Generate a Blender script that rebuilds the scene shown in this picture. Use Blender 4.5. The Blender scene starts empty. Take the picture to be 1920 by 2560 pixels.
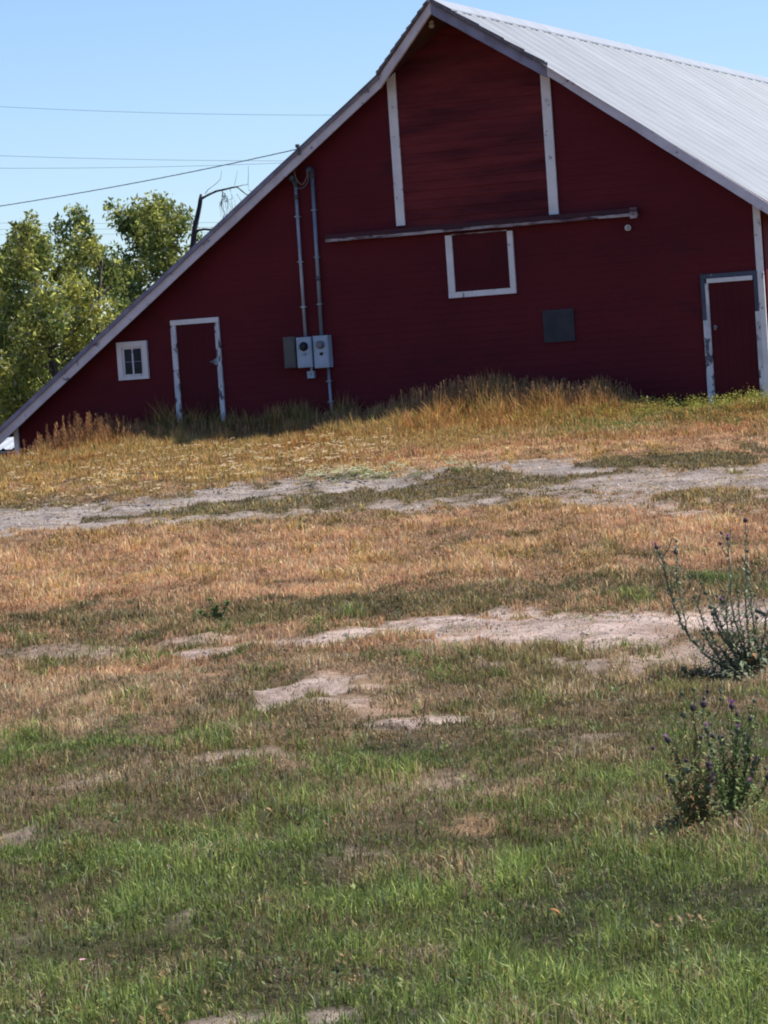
import bpy, bmesh, math, random
import numpy as np
from mathutils import Vector, Matrix
random.seed(7); rng = np.random.default_rng(11)
SC = bpy.context.scene; COL = SC.collection
R_ = math.radians

# ------------------------------------------------------------------ camera, sky, sun, exposure
EYE = 1.6                                    # eye height, ground near the camera is z = 0
FPX, ROLL, YAW = 7500.0, R_(3.9), R_(23)     # focal length in photo pixels, camera roll, barn turned by YAW
PITCH = math.atan(350*math.cos(ROLL)/FPX)
fw = Vector((0, math.cos(PITCH), -math.sin(PITCH))); rt = Vector((1, 0, 0)); up = rt.cross(fw)
RX = rt*math.cos(ROLL)-up*math.sin(ROLL); UX = rt*math.sin(ROLL)+up*math.cos(ROLL)
cd = bpy.data.cameras.new('camera'); cam = bpy.data.objects.new('camera', cd); COL.objects.link(cam)
cam.matrix_world = Matrix(((RX.x, UX.x, -fw.x, 0), (RX.y, UX.y, -fw.y, 0), (RX.z, UX.z, -fw.z, EYE), (0, 0, 0, 1)))
cd.sensor_fit = 'HORIZONTAL'; cd.sensor_width = 36; cd.lens = 36*FPX/1920; cd.clip_start = .1; cd.clip_end = 4000
SC.camera = cam

U = Vector((math.cos(YAW), -math.sin(YAW), 0)); D = Vector((math.sin(YAW), math.cos(YAW), 0))
C0 = Vector((0.994, 47.0, 0))                # origin of the barn front on plan
def F3(u, z, off=0.0):                       # barn front coordinates (u right, z above eye level, off = depth) -> world
    return Vector((C0.x+U.x*u+D.x*off, C0.y+U.y*u+D.y*off, z+EYE))

SUN_EL = R_(57); sh = (U*.86+D*.50).normalized()
sun_dir = Vector((sh.x*math.cos(SUN_EL), sh.y*math.cos(SUN_EL), math.sin(SUN_EL)))
sl = bpy.data.lights.new('sun', 'SUN'); sl.energy = 5.0; sl.angle = R_(.5); sl.color = (1, .955, .88)
so = bpy.data.objects.new('sun', sl); COL.objects.link(so); so.rotation_euler = (-sun_dir).to_track_quat('-Z', 'Y').to_euler()
W = bpy.data.worlds.new('World'); SC.world = W; W.use_nodes = True
nt = W.node_tree; sk = nt.nodes.new('ShaderNodeTexSky'); sk.sky_type = 'NISHITA'; sk.sun_disc = False
sk.sun_elevation = SUN_EL; sk.sun_rotation = math.atan2(sun_dir.x, sun_dir.y)
sk.air_density = 1.0; sk.dust_density = .2; sk.ozone_density = 1.6
bg = nt.nodes['Background']; tn = nt.nodes.new('ShaderNodeMix'); tn.data_type = 'RGBA'; tn.blend_type = 'MULTIPLY'; tn.inputs[0].default_value = 1
tn.inputs[7].default_value = (.97, 1.10, 1.36, 1); nt.links.new(sk.outputs[0], tn.inputs[6]); nt.links.new(tn.outputs[2], bg.inputs[0]); bg.inputs[1].default_value = .080
SC.view_settings.view_transform = 'Standard'; SC.view_settings.look = 'None'
SC.view_settings.exposure = 0.6; SC.view_settings.gamma = 1
SC.render.engine = 'CYCLES'
SC.cycles.filter_width = 2.0

# ------------------------------------------------------------------ helpers
def tag(o, label=None, cat=None, group=None, kind=None):
    if label: o['label'] = label
    if cat: o['category'] = cat
    if group: o['group'] = group
    if kind: o['kind'] = kind
    return o
def empty(name, loc, label, cat, group=None):
    o = bpy.data.objects.new(name, None); COL.objects.link(o); o.location = loc; o.empty_display_size = .2
    return tag(o, label, cat, group)
def link(name, me, mat, parent=None):
    o = bpy.data.objects.new(name, me); COL.objects.link(o)
    if mat and not me.materials: me.materials.append(mat)
    if parent:
        o.parent = parent
        t = parent; off = Vector()
        while t is not None: off += t.location; t = t.parent
        me.transform(Matrix.Translation(-off))      # parts are modelled in world space, thing carries the location
    return o
class MB:
    def __init__(s): s.v = []; s.f = []; s.c = []
    def add(s, vs, fs, col=None):
        n = len(s.v); s.v += [tuple(v) for v in vs]; s.f += [tuple(i+n for i in f) for f in fs]
        if col is not None: s.c += [col]*len(vs)
    def quad(s, a, b, c, d, col=None): s.add([a, b, c, d], [(0, 1, 2, 3)], col)
    def hexa(s, p, col=None):                         # 8 corners: bottom ring, top ring
        s.add(p, [(3, 2, 1, 0), (4, 5, 6, 7), (0, 1, 5, 4), (1, 2, 6, 5), (2, 3, 7, 6), (3, 0, 4, 7)], col)
    def box(s, c, sx, sy, sz, col=None):
        x, y, z = c
        s.hexa([(x-sx, y-sy, z-sz), (x+sx, y-sy, z-sz), (x+sx, y+sy, z-sz), (x-sx, y+sy, z-sz),
                (x-sx, y-sy, z+sz), (x+sx, y-sy, z+sz), (x+sx, y+sy, z+sz), (x-sx, y+sy, z+sz)], col)
    def fbox(s, u0, u1, z0, z1, o0, o1, col=None):    # box in barn coordinates; o0 front, o1 back
        s.hexa([F3(u0, z0, o0), F3(u1, z0, o0), F3(u1, z0, o1), F3(u0, z0, o1),
                F3(u0, z1, o0), F3(u1, z1, o0), F3(u1, z1, o1), F3(u0, z1, o1)], col)
    def prism(s, pts, vec, col=None):                 # polygon extruded by vec
        n = len(pts); vec = Vector(vec)
        s.add([Vector(p) for p in pts]+[Vector(p)+vec for p in pts],
              [tuple(range(n-1, -1, -1)), tuple(range(n, 2*n))]+[(i, (i+1) % n, n+(i+1) % n, n+i) for i in range(n)], col)
    def tube(s, pts, rad, seg=6, col=None, cap=True):
        pts = [Vector(p) for p in pts]; n = len(pts); rr = rad if hasattr(rad, '__len__') else [rad]*n
        vs = []; fs = []; ref = Vector((0, 0, 1))
        d0 = (pts[-1]-pts[0]).normalized() if n > 1 else ref
        if abs(d0.z) > .8: ref = Vector((1, 0, 0))
        for i, p in enumerate(pts):
            t = (pts[min(i+1, n-1)]-pts[max(i-1, 0)])
            t = t.normalized() if t.length > 1e-9 else d0
            a = t.cross(ref)
            a = a.normalized() if a.length > 1e-6 else t.cross(Vector((0, 1, 0))).normalized()
            b = t.cross(a)
            for k in range(seg):
                an = 2*math.pi*k/seg; vs.append(p+(a*math.cos(an)+b*math.sin(an))*rr[i])
        for i in range(n-1):
            for k in range(seg):
                k2 = (k+1) % seg; fs.append((i*seg+k, i*seg+k2, (i+1)*seg+k2, (i+1)*seg+k))
        if cap: fs += [tuple(range(seg-1, -1, -1)), tuple((n-1)*seg+k for k in range(seg))]
        s.add(vs, fs, col)
    def disc(s, c, axis, rad, th, seg=20, col=None):
        s.tube([Vector(c), Vector(c)+Vector(axis)*th], rad, seg, col)
    def build(s, name, mat, parent=None, smooth=False):
        me = bpy.data.meshes.new(name); me.from_pydata(s.v, [], s.f)
        if s.c:
            at = me.color_attributes.new('tint', 'FLOAT_COLOR', 'POINT')
            at.data.foreach_set('color', np.array([tuple(c)+(1,) for c in s.c], dtype=np.float32).ravel())
        bm = bmesh.new(); bm.from_mesh(me); bmesh.ops.recalc_face_normals(bm, faces=bm.faces); bm.to_mesh(me); bm.free()
        if smooth: me.polygons.foreach_set('use_smooth', [True]*len(me.polygons))
        return link(name, me, mat, parent)

def mat_new(name):
    m = bpy.data.materials.new(name); m.use_nodes = True
    return m, m.node_tree.nodes, m.node_tree.links, m.node_tree.nodes['Principled BSDF']
def paint(name, c1, c2, scale=(3, 3, 3), rough=.8, thr=(.4, .65), bump=.0, bscale=40, c3=None, thr3=(.6, .7), s3=8, metal=0, spec=.25):
    """base colour c1 mottled with c2 (and flecks of c3)"""
    m, N, L, P = mat_new(name)
    tc = N.new('ShaderNodeTexCoord'); mp = N.new('ShaderNodeMapping'); mp.inputs['Scale'].default_value = scale
    mp.inputs['Rotation'].default_value = (0, 0, YAW)
    L.new(tc.outputs['Object'], mp.inputs[0])
    n = N.new('ShaderNodeTexNoise'); n.inputs['Scale'].default_value = 1; n.inputs['Detail'].default_value = 7; n.inputs['Roughness'].default_value = .62
    L.new(mp.outputs[0], n.inputs['Vector'])
    r = N.new('ShaderNodeValToRGB'); e = r.color_ramp.elements
    e[0].position = thr[0]; e[0].color = (*c1, 1); e[1].position = thr[1]; e[1].color = (*c2, 1)
    L.new(n.outputs['Fac'], r.inputs[0]); out = r.outputs[0]
    if c3:
        n3 = N.new('ShaderNodeTexNoise'); n3.inputs['Scale'].default_value = s3; n3.inputs['Detail'].default_value = 8
        L.new(mp.outputs[0], n3.inputs['Vector'])
        r3 = N.new('ShaderNodeMapRange'); r3.inputs[1].default_value = thr3[0]; r3.inputs[2].default_value = thr3[1]
        L.new(n3.outputs['Fac'], r3.inputs[0]); mx = N.new('ShaderNodeMix'); mx.data_type = 'RGBA'
        L.new(r3.outputs[0], mx.inputs[0]); L.new(out, mx.inputs[6]); mx.inputs[7].default_value = (*c3, 1); out = mx.outputs[2]
    L.new(out, P.inputs['Base Color']); P.inputs['Roughness'].default_value = rough
    P.inputs['Metallic'].default_value = metal; P.inputs['Specular IOR Level'].default_value = spec
    if bump:
        nb = N.new('ShaderNodeTexNoise'); nb.inputs['Scale'].default_value = bscale; L.new(tc.outputs['Object'], nb.inputs['Vector'])
        b = N.new('ShaderNodeBump'); b.inputs['Strength'].default_value = bump; b.inputs['Distance'].default_value = .01
        L.new(nb.outputs['Fac'], b.inputs['Height']); L.new(b.outputs[0], P.inputs['Normal'])
    return m
def leafmat(name, trans=.35, rough=.7, mul=1.0):      # colour from the 'tint' attribute (varies from blade to blade)
    m, N, L, P = mat_new(name)
    a = N.new('ShaderNodeAttribute'); a.attribute_name = 'tint'
    L.new(a.outputs['Color'], P.inputs['Base Color']); P.inputs['Roughness'].default_value = rough; P.inputs['Specular IOR Level'].default_value = .2
    t = N.new('ShaderNodeBsdfTranslucent'); L.new(a.outputs['Color'], t.inputs[0])
    mx = N.new('ShaderNodeMixShader'); mx.inputs[0].default_value = trans
    L.new(P.outputs[0], mx.inputs[1]); L.new(t.outputs[0], mx.inputs[2]); L.new(mx.outputs[0], N['Material Output'].inputs[0])
    return m

M = {}
M['red'] = paint('red_clapboard_paint', (.108, .016, .021), (.078, .012, .017), (.5, .5, .9), .75, (.35, .7), .25, 60, spec=.08, c3=(.055, .014, .018), thr3=(.60, .8), s3=2.2)
M['reddoor'] = paint('red_door_paint', (.085, .013, .018), (.06, .011, .015), (1, 1, 1), .75, (.35, .7), .15, 60, spec=.08)
M['hay'] = paint('weathered_red_boards', (.150, .026, .028), (.060, .013, .018), (.55, .55, 3.4), .8, (.38, .66), .3, 50, spec=.08, c3=(.055, .014, .02), thr3=(.62, .85), s3=1.3)
M['white'] = paint('old_white_paint', (.70, .67, .67), (.58, .555, .56), (3, 3, 3), .6, (.4, .7), .2, 60, c3=(.20, .19, .21), thr3=(.63, .70), s3=3)
M['white_worn'] = paint('peeling_white_paint', (.64, .63, .65), (.44, .44, .48), (4, 4, 2.2), .7, (.42, .62), .4, 60, c3=(.10, .10, .12), thr3=(.55, .62), s3=3)
M['bluegrey'] = paint('blue_grey_trim_wood', (.075, .085, .12), (.055, .07, .09), (4, 4, 3), .75, (.4, .6), .3, 60, c3=(.30, .30, .36), thr3=(.66, .7), s3=4)
M['edge'] = paint('grey_wood_edge', (.24, .23, .30), (.16, .15, .20), (3, 3, 3), .8, (.4, .6), .3, 50)
M['fascia'] = paint('pale_fascia_paint', (.58, .54, .58), (.46, .42, .46), (2.5, 2.5, 2.5), .7, (.4, .65), .3, 40, c3=(.16, .14, .17), thr3=(.62, .7), s3=3)
M['shingle'] = paint('dark_shingle_edge', (.09, .08, .10), (.16, .14, .15), (9, 9, 9), .9, (.4, .6), .3, 80)
M['soffit'] = paint('dark_soffit_boards', (.10, .045, .05), (.06, .03, .035), (3, 3, 3), .85)
M['timber'] = paint('weathered_track_timber', (.38, .33, .34), (.13, .075, .085), (2.0, 2.0, 9), .8, (.42, .58), .3, 50, c3=(.05, .03, .04), thr3=(.58, .64), s3=2)
M['darkwood'] = paint('dark_timber', (.06, .022, .03), (.04, .02, .03), (3, 3, 3), .85)
M['galv'] = paint('dull_galvanised_steel', (.24, .28, .34), (.17, .20, .25), (5, 5, 2), .45, (.4, .6), .05, 60, metal=.3, spec=.4)
M['conduit'] = paint('pale_conduit_steel', (.42, .44, .50), (.20, .24, .29), (5, 5, 1.6), .5, (.4, .6), 0, metal=.2, spec=.4)
M['panelgrey'] = paint('old_grey_enamel', (.10, .096, .09), (.075, .075, .075), (4, 4, 4), .6)
M['meter'] = paint('blue_grey_enamel', (.33, .40, .50), (.25, .32, .40), (5, 5, 5), .45, spec=.4)
M['black'] = paint('black_rubber', (.012, .012, .02), (.02, .02, .03), (5, 5, 5), .5)
M['glassdark'] = paint('dark_window_glass', (.010, .013, .022), (.025, .03, .045), (4, 4, 4), .35, spec=.15)
M['dial'] = paint('meter_dial_face', (.12, .11, .15), (.06, .06, .10), (14, 14, 14), .2, spec=.5)
M['stone'] = paint('grey_foundation_stone', (.16, .16, .18), (.09, .10, .12), (4, 4, 6), .9, (.4, .6), .5, 20)
M['ceramic'] = paint('white_ceramic', (.6, .58, .56), (.4, .4, .4), (9, 9, 9), .3)
M['vent'] = paint('grey_vent_cover', (.045, .045, .055), (.032, .034, .042), (5, 5, 5), .7)
M['wire'] = paint('dark_cable', (.06, .07, .09), (.09, .10, .12), (9, 9, 9), .6)
M['aluminium'] = paint('grey_twisted_cable', (.20, .23, .27), (.12, .14, .17), (9, 9, 9), .6)
M['copper'] = paint('tan_cable', (.16, .09, .06), (.10, .06, .05), (9, 9, 9), .6)
M['bark'] = paint('grey_brown_bark', (.10, .08, .065), (.055, .045, .04), (6, 6, 2), .9, (.4, .6), .5, 20)
M['deadbark'] = paint('dark_dead_bark', (.035, .028, .035), (.02, .018, .022), (6, 6, 2), .9, (.4, .6), .5, 20)
M['leaf'] = leafmat('tree_leaves', .28)
M['grass'] = leafmat('grass_blades', .36, .52)
M['plant'] = leafmat('weed_leaves', .25, .7)

def roof_metal():
    m, N, L, P = mat_new('white_metal_roofing')
    tc = N.new('ShaderNodeTexCoord'); mp = N.new('ShaderNodeMapping'); mp.inputs['Scale'].default_value = (.35, 5, .35); mp.inputs['Rotation'].default_value = (0, 0, YAW)
    L.new(tc.outputs['Object'], mp.inputs[0]); n = N.new('ShaderNodeTexNoise'); n.inputs['Scale'].default_value = 1.2; n.inputs['Detail'].default_value = 6
    L.new(mp.outputs[0], n.inputs['Vector'])
    r = N.new('ShaderNodeValToRGB'); e = r.color_ramp.elements; e[0].position = .35; e[0].color = (.19, .203, .222, 1); e[1].position = .65; e[1].color = (.235, .248, .27, 1)
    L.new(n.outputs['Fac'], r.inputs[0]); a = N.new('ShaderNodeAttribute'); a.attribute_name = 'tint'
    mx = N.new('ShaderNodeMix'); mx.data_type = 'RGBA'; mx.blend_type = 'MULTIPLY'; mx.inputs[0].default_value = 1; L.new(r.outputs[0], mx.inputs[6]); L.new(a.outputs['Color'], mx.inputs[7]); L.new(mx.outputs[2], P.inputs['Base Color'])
    P.inputs['Roughness'].default_value = .5; P.inputs['Metallic'].default_value = 0; P.inputs['Specular IOR Level'].default_value = .35
    return m
M['roof'] = roof_metal()

# ------------------------------------------------------------------ numpy noise
def vnoise(x, y, seed=0):
    xi = np.floor(x).astype(np.int64); yi = np.floor(y).astype(np.int64); xf = x-xi; yf = y-yi
    def h(a, b):
        n = (a*374761393+b*668265263+seed*982451653) & 0xffffffff
        n = ((n ^ (n >> 13))*1274126177) & 0xffffffff
        return ((n ^ (n >> 16)) & 0xffff)/65535.0
    u = xf*xf*(3-2*xf); v = yf*yf*(3-2*yf)
    return (h(xi, yi)*(1-u)+h(xi+1, yi)*u)*(1-v)+(h(xi, yi+1)*(1-u)+h(xi+1, yi+1)*u)*v
def fbm(x, y, seed=0, oct=4):
    s = 0; a = .5; t = 0
    for i in range(oct): s = s+a*vnoise(x, y, seed+i); t += a; a *= .55; x = x*2.03+7.1; y = y*2.03+3.7
    return s/t
def sstep(a, b, x): t = np.clip((x-a)/(b-a), 0, 1); return t*t*(3-2*t)

# ------------------------------------------------------------------ terrain shape (z above the near ground = 0)
PD = [-400, 4, 12, 18, 25, 31, 37, 42, 46, 50, 54, 60, 70, 110, 900]
PZ = [0, 0, 0.0, .04, .12, .26, .45, .60, .68, .66, .40, -.5, -1.0, -1.6, -3.0]
PD_F = np.linspace(-400, 900, 13001); PZ_F = np.interp(PD_F, PD, PZ)
ker = np.ones(25)/25; PZ_F = np.convolve(np.pad(PZ_F, 12, mode='edge'), ker, 'valid')
def gz(x, y):
    x = np.asarray(x, float); y = np.asarray(y, float)
    z = np.interp(y, PD_F, PZ_F)
    z = z+np.clip(x, -14, 14)*.02*sstep(34, 46, y)-.15*sstep(4.6, 6.8, -x)*sstep(43, 49, y)
    z = z+(fbm(x*.35, y*.35, 5, 3)-.5)*.16*sstep(6, 14, y)*(1-sstep(36, 44, y))
    z = z+(fbm(x*2.6, y*2.0, 9, 3)-.5)*.13*(1-sstep(44, 47, y))
    return z
def gzf(x, y): return float(gz(np.array([x]), np.array([y]))[0])
def ray(px, py): return fw*FPX+RX*(px-960)-UX*(py-1280)
def at(px, py, depth):                       # a point in the world at a given distance along y
    d = ray(px, py); return Vector((0, 0, EYE))+d*(depth/d.y)
def gp(px, py):                              # where a line of sight meets the ground
    d = ray(px, py); yy = np.arange(4, 60, .04); xx = yy*d.x/d.y
    g = gz(xx, yy); hit = np.nonzero(yy*d.z/d.y+EYE <= g)[0]; i = hit[0] if len(hit) else int((49-4)/.04)
    return Vector((xx[i], yy[i], g[i]))

# ------------------------------------------------------------------ what grows where (world-space strokes and patches)
_gc = {}
def gpc(px, py):
    k = (px, py)
    if k not in _gc: _gc[k] = gp(px, py)
    return _gc[k]
def stroke(pts, bare=False):
    xs, ys, hs = [], [], []
    for px, py, h in pts:
        a = gpc(px, py); b = gpc(px, py-h); c = gpc(px, py+h)
        xs.append(a.x); ys.append(a.y); hs.append(max(.12, (b.y-c.y)/2*1.3))
    o = np.argsort(xs); ys = np.array(ys)[o]; hs = np.array(hs)[o]
    if bare: hid = .020*ys*np.clip(hs/.055/ys, .15, 1)*np.interp(ys, [17, 30], [.75, .6]); ys = ys-hid*.6; hs = hs+hid*.7      # low grass in front hides part of a flat strip
    return np.array(xs)[o], ys, hs
def patch(px, py, rx, ry):
    a = gpc(px, py); b = gpc(px, py-ry); c = gpc(px, py+ry); return a.x, (b.y+c.y)/2-.006*a.y, rx*a.y/FPX*1.15, (b.y-c.y)/2+.004*a.y
BARE, DRY, OLIVE, GREEN, GOLD = range(5)
STROKES = [
 (OLIVE, 1, [(-300, 1290, 10), (0, 1278, 9), (300, 1262, 12), (560, 1230, 10), (720, 1205, 6)]),
 (BARE, .97, [(-300, 1330, 26), (0, 1306, 28), (250, 1288, 24), (600, 1246, 27), (900, 1205, 24), (1200, 1177, 23), (1450, 1163, 17), (1700, 1158, 6)]),
 (BARE, .85, [(450, 1288, 5), (800, 1272, 11), (1100, 1248, 10), (1350, 1222, 20), (1700, 1196, 22), (1920, 1186, 16), (2300, 1176, 16)]),
 (OLIVE, .9, [(250, 1300, 4), (600, 1272, 9), (900, 1243, 14), (1200, 1214, 20), (1400, 1196, 9), (1560, 1180, 6)]),
 (OLIVE, 1, [(1480, 1160, 5), (1650, 1150, 14), (1800, 1136, 20), (1920, 1120, 26), (2300, 1100, 28)]),
 (BARE, .55, [(1450, 1262, 8), (1650, 1250, 16), (1920, 1235, 20), (2300, 1225, 20)]),
 (OLIVE, .8, [(560, 1545, 20), (800, 1525, 26), (1000, 1510, 26), (1300, 1480, 26), (1600, 1455, 22), (1920, 1440, 22), (2300, 1430, 20)]),
 (BARE, .95, [(520, 1626, 5), (800, 1600, 9), (1000, 1574, 18), (1300, 1562, 22), (1600, 1545, 24), (1850, 1530, 25), (2300, 1515, 25)]),
 (BARE, .4, [(-300, 1650, 12), (0, 1640, 12), (250, 1632, 12), (430, 1605, 8), (560, 1600, 5)]),
]
PATCHES = [
 (OLIVE, .75, 250, 1560, 330, 32), (OLIVE, .9, 60, 1665, 200, 16), (OLIVE, .8, 600, 1690, 90, 40), (DRY, 1, 300, 1705, 420, 52), (DRY, 1, 130, 1775, 260, 40), (DRY, .8, 420, 1800, 80, 12),
 (DRY, .75, 760, 1650, 330, 26), (BARE, .92, 740, 1722, 190, 24), (BARE, .8, 860, 1745, 150, 14), (BARE, .95, 1100, 1797, 190, 13), (BARE, .8, 690, 1765, 70, 8),
 (BARE, .9, 670, 1882, 150, 12), (BARE, .7, 1250, 1662, 90, 14), (DRY, .7, 1080, 1745, 120, 18), (DRY, .6, 1000, 1630, 200, 20), (OLIVE, .95, 1330, 1680, 280, 42), (BARE, .55, 1650, 1650, 230, 34),
 (OLIVE, .8, 1100, 1850, 330, 40), (GREEN, .7, 1000, 1880, 140, 20), (BARE, 0.43, 170, 1968, 70, 9), (BARE, 0.47, 50, 2080, 80, 22), (BARE, 0.43, 1540, 2003, 150, 8), (BARE, 0.36, 1800, 1715, 110, 10), (BARE, .9, 1710, 1765, 40, 5),
 (DRY, .8, 630, 2182, 70, 16), (BARE, 0.40, 900, 2128, 130, 12), (BARE, .8, 800, 2535, 230, 24), (BARE, 0.40, 330, 2300, 190, 13), (BARE, 0.32, 1150, 1945, 130, 14), (DRY, .7, 1200, 2070, 90, 14), (DRY, .55, 1320, 1965, 90, 14),
 (GREEN, .9, 470, 2190, 260, 60), (GREEN, .6, 300, 1850, 330, 46), (GREEN, .7, 1800, 1840, 240, 70), (GREEN, .8, 1600, 2250, 420, 120), (OLIVE, .6, 1500, 1780, 260, 40),
 (OLIVE, .6, 1750, 1250, 130, 26), (OLIVE, .7, 1480, 1372, 110, 18), (OLIVE, .6, 1150, 1345, 170, 20), (GREEN, .9, 1790, 1445, 60, 14), (OLIVE, .6, 1250, 1235, 150, 15),
 (GREEN, .55, 930, 1188, 130, 12), (GREEN, .7, 1700, 1055, 260, 30), (GREEN, .5, 1530, 1085, 200, 20), (DRY, 1, 1620, 1100, 330, 24), (DRY, .9, 1250, 1120, 330, 20),
 (OLIVE, .6, 1640, 1395, 160, 20), (OLIVE, .8, 90, 1560, 160, 20)]
# colours: yards of the picture -> distance
BY = [5, 7.6, 9.3, 10.9, 12.6, 14, 15.3, 16.8, 18.6, 19.8, 21.5, 27, 29.5, 33, 39, 43, 52, 60, 900]
BW = {DRY:   [.02, .03, .06, .12, .22, .25, .40, .60, .45, .60, .90, .95, .70, .60, .40, .1, .1, .3, .3],
      OLIVE: [.08, .12, .26, .50, .60, .60, .50, .30, .60, .40, .10, .05, .40, .40, .10, .1, .1, .5, .5],
      GREEN: [.95, .95, .75, .38, .10, .06, .10, .05, .02, .00, .00, .00, .00, .00, .00, .0, .0, .2, .2],
      GOLD:  [.00, .00, .00, .00, .00, .00, .00, .00, .00, .00, .00, .05, .10, .20, .70, .9, .9, .2, .0]}
STR_W = [(c, s, stroke(p, c == BARE)) for c, s, p in STROKES]
PAT_W = [(c, s, patch(*p)) for c, s, *p in PATCHES]
def field(x, y):
    """weights of bare, dry, olive, green, gold cover at ground points"""
    n1 = fbm(x*1.1, y*.55, 21, 4)-.5; n2 = fbm(x*3.7, y*1.6, 31, 4)-.5; n3 = fbm(x*.5+9, y*.28, 41, 3)-.5
    yw = y*(1+n3*.07+n1*.05)
    n4 = fbm(x*9, y*5, 35, 3)-.5
    w = np.zeros((5,)+x.shape)
    for k, t in BW.items(): w[k] = np.interp(yw, BY, t)
    w[OLIVE] = w[OLIVE]*(1+2.6*n1); w[DRY] = w[DRY]*(1-1.9*n1+1.2*n2); w[GREEN] = w[GREEN]*(1+2.2*n2+1.2*n3); w[OLIVE] *= (1+2.2*n2)
    w[BARE] = np.clip((n1*.6+n2*.9-.22)*4, 0, .6)*sstep(7, 11, y)*(1-sstep(20, 22, y))+np.clip((n1*.5+n2-.30)*4, 0, .4)*sstep(28, 31, y)*(1-sstep(37, 39, y))
    w = np.clip(w, 0, 3); w /= w.sum(0)+1e-6
    for c, s, (xs, ys, hs) in STR_W:
        yc = np.interp(x, xs, ys); h = np.interp(x, xs, hs)
        d = np.abs(y+n1*h*1.1+n2*h*1.7-yc)/h+n4*1.0
        m = s*(1-sstep(.6, 1.3, d))
        lo = (x > xs[0]-.2) | (xs[0] < -5); m = np.where(lo, m, 0)
        m = m*(1-sstep(xs[-1], xs[-1]+.4, x)) if xs[-1] < 5 else m
        w = w*(1-m); w[c] += m
    for c, s, (cx, cy, rx, ry) in PAT_W:
        d = np.hypot((x-cx)/rx, (y-cy)/max(ry, .10))+n1*1.6+n2*2.8+n4*1.7
        m = s*(1-sstep(.45, 1.2, d)); w = w*(1-m); w[c] += m
    return w

PAL = {BARE: ((.42, .31, .23), (.34, .24, .17)), DRY: ((.57, .35, .19), (.48, .26, .135)), OLIVE: ((.26, .190, .078), (.125, .105, .046)),
       GREEN: ((.235, .275, .068), (.115, .152, .040)), GOLD: ((.47, .30, .10), (.40, .25, .08))}
def ground_colour(x, y):
    w = field(x, y); n = np.clip((fbm(x*2.6, y*7, 51, 5)-.5)*2.2+.5, 0, 1)[..., None]
    soil = {BARE: ((.54, .42, .36), (.27, .20, .165)), DRY: ((.34, .21, .12), (.22, .13, .075)), OLIVE: ((.12, .09, .05), (.065, .05, .03)),
            GREEN: ((.05, .052, .025), (.03, .032, .016)), GOLD: ((.26, .17, .07), (.18, .11, .05))}
    c = 0
    for k, (a, b) in soil.items(): c = c+w[k][..., None]*(np.array(a)*n+np.array(b)*(1-n))
    grey = sstep(24, 30, y)[..., None]*w[BARE][..., None]          # the far farm track is greyer gravel
    return c*(1-grey*np.array([.36, .29, .25])), w

# ------------------------------------------------------------------ ground sheet and dirt tracks
def coarse(a, b, n): return list(np.linspace(a, b, n, endpoint=False))
xs = np.array(coarse(-700, -40, 14)+coarse(-40, -12, 28)+list(np.arange(-12, 12.01, .09))+list(np.linspace(12.8, 40, 28))+list(np.linspace(80, 700, 12)))
ys = np.array(coarse(-300, 2, 10)+coarse(2, 6.6, 20)+list(np.arange(6.6, 20, .06))+list(np.arange(20, 52, .11))+coarse(52, 80, 40)+coarse(80, 1500, 40))
gx, gy = np.meshgrid(xs, ys); gzv = gz(gx, gy); gcol, gw = ground_colour(gx, gy)
bare = sstep(.35, .8, gw[BARE]); gzv = gzv-.012*bare
nx, ny = len(xs), len(ys)
idx = (np.arange(ny-1)[:, None]*nx+np.arange(nx-1)[None, :]).ravel()
quads = np.stack([idx, idx+1, idx+nx+1, idx+nx], 1)
cb = gw[BARE].ravel()[quads].mean(1); cy_ = gy.ravel()[quads].mean(1); cx_ = gx.ravel()[quads].mean(1)
is_road = (cb > .5) & (cy_ > 27) & (cy_ < 41) & (abs(cx_) < 12)
is_path = (cb > .5) & (cy_ > 13.5) & (cy_ < 22) & (abs(cx_) < 12)
def np_mesh(name, v, f, col, mat, parent=None, smooth=True):
    me = bpy.data.meshes.new(name); k = f.shape[1]
    me.vertices.add(len(v)); me.vertices.foreach_set('co', v.astype(np.float32).ravel())
    me.loops.add(f.size); me.loops.foreach_set('vertex_index', f.astype(np.int32).ravel())
    me.polygons.add(len(f)); me.polygons.foreach_set('loop_start', np.arange(0, f.size, k, dtype=np.int32)); me.polygons.foreach_set('loop_total', np.full(len(f), k, dtype=np.int32))
    me.polygons.foreach_set('use_smooth', np.full(len(f), smooth, dtype=bool))
    me.update(calc_edges=True)
    at_ = me.color_attributes.new('tint', 'FLOAT_COLOR', 'POINT')
    at_.data.foreach_set('color', np.concatenate([col, np.ones((len(col), 1))], 1).astype(np.float32).ravel())
    return link(name, me, mat, parent)
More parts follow.
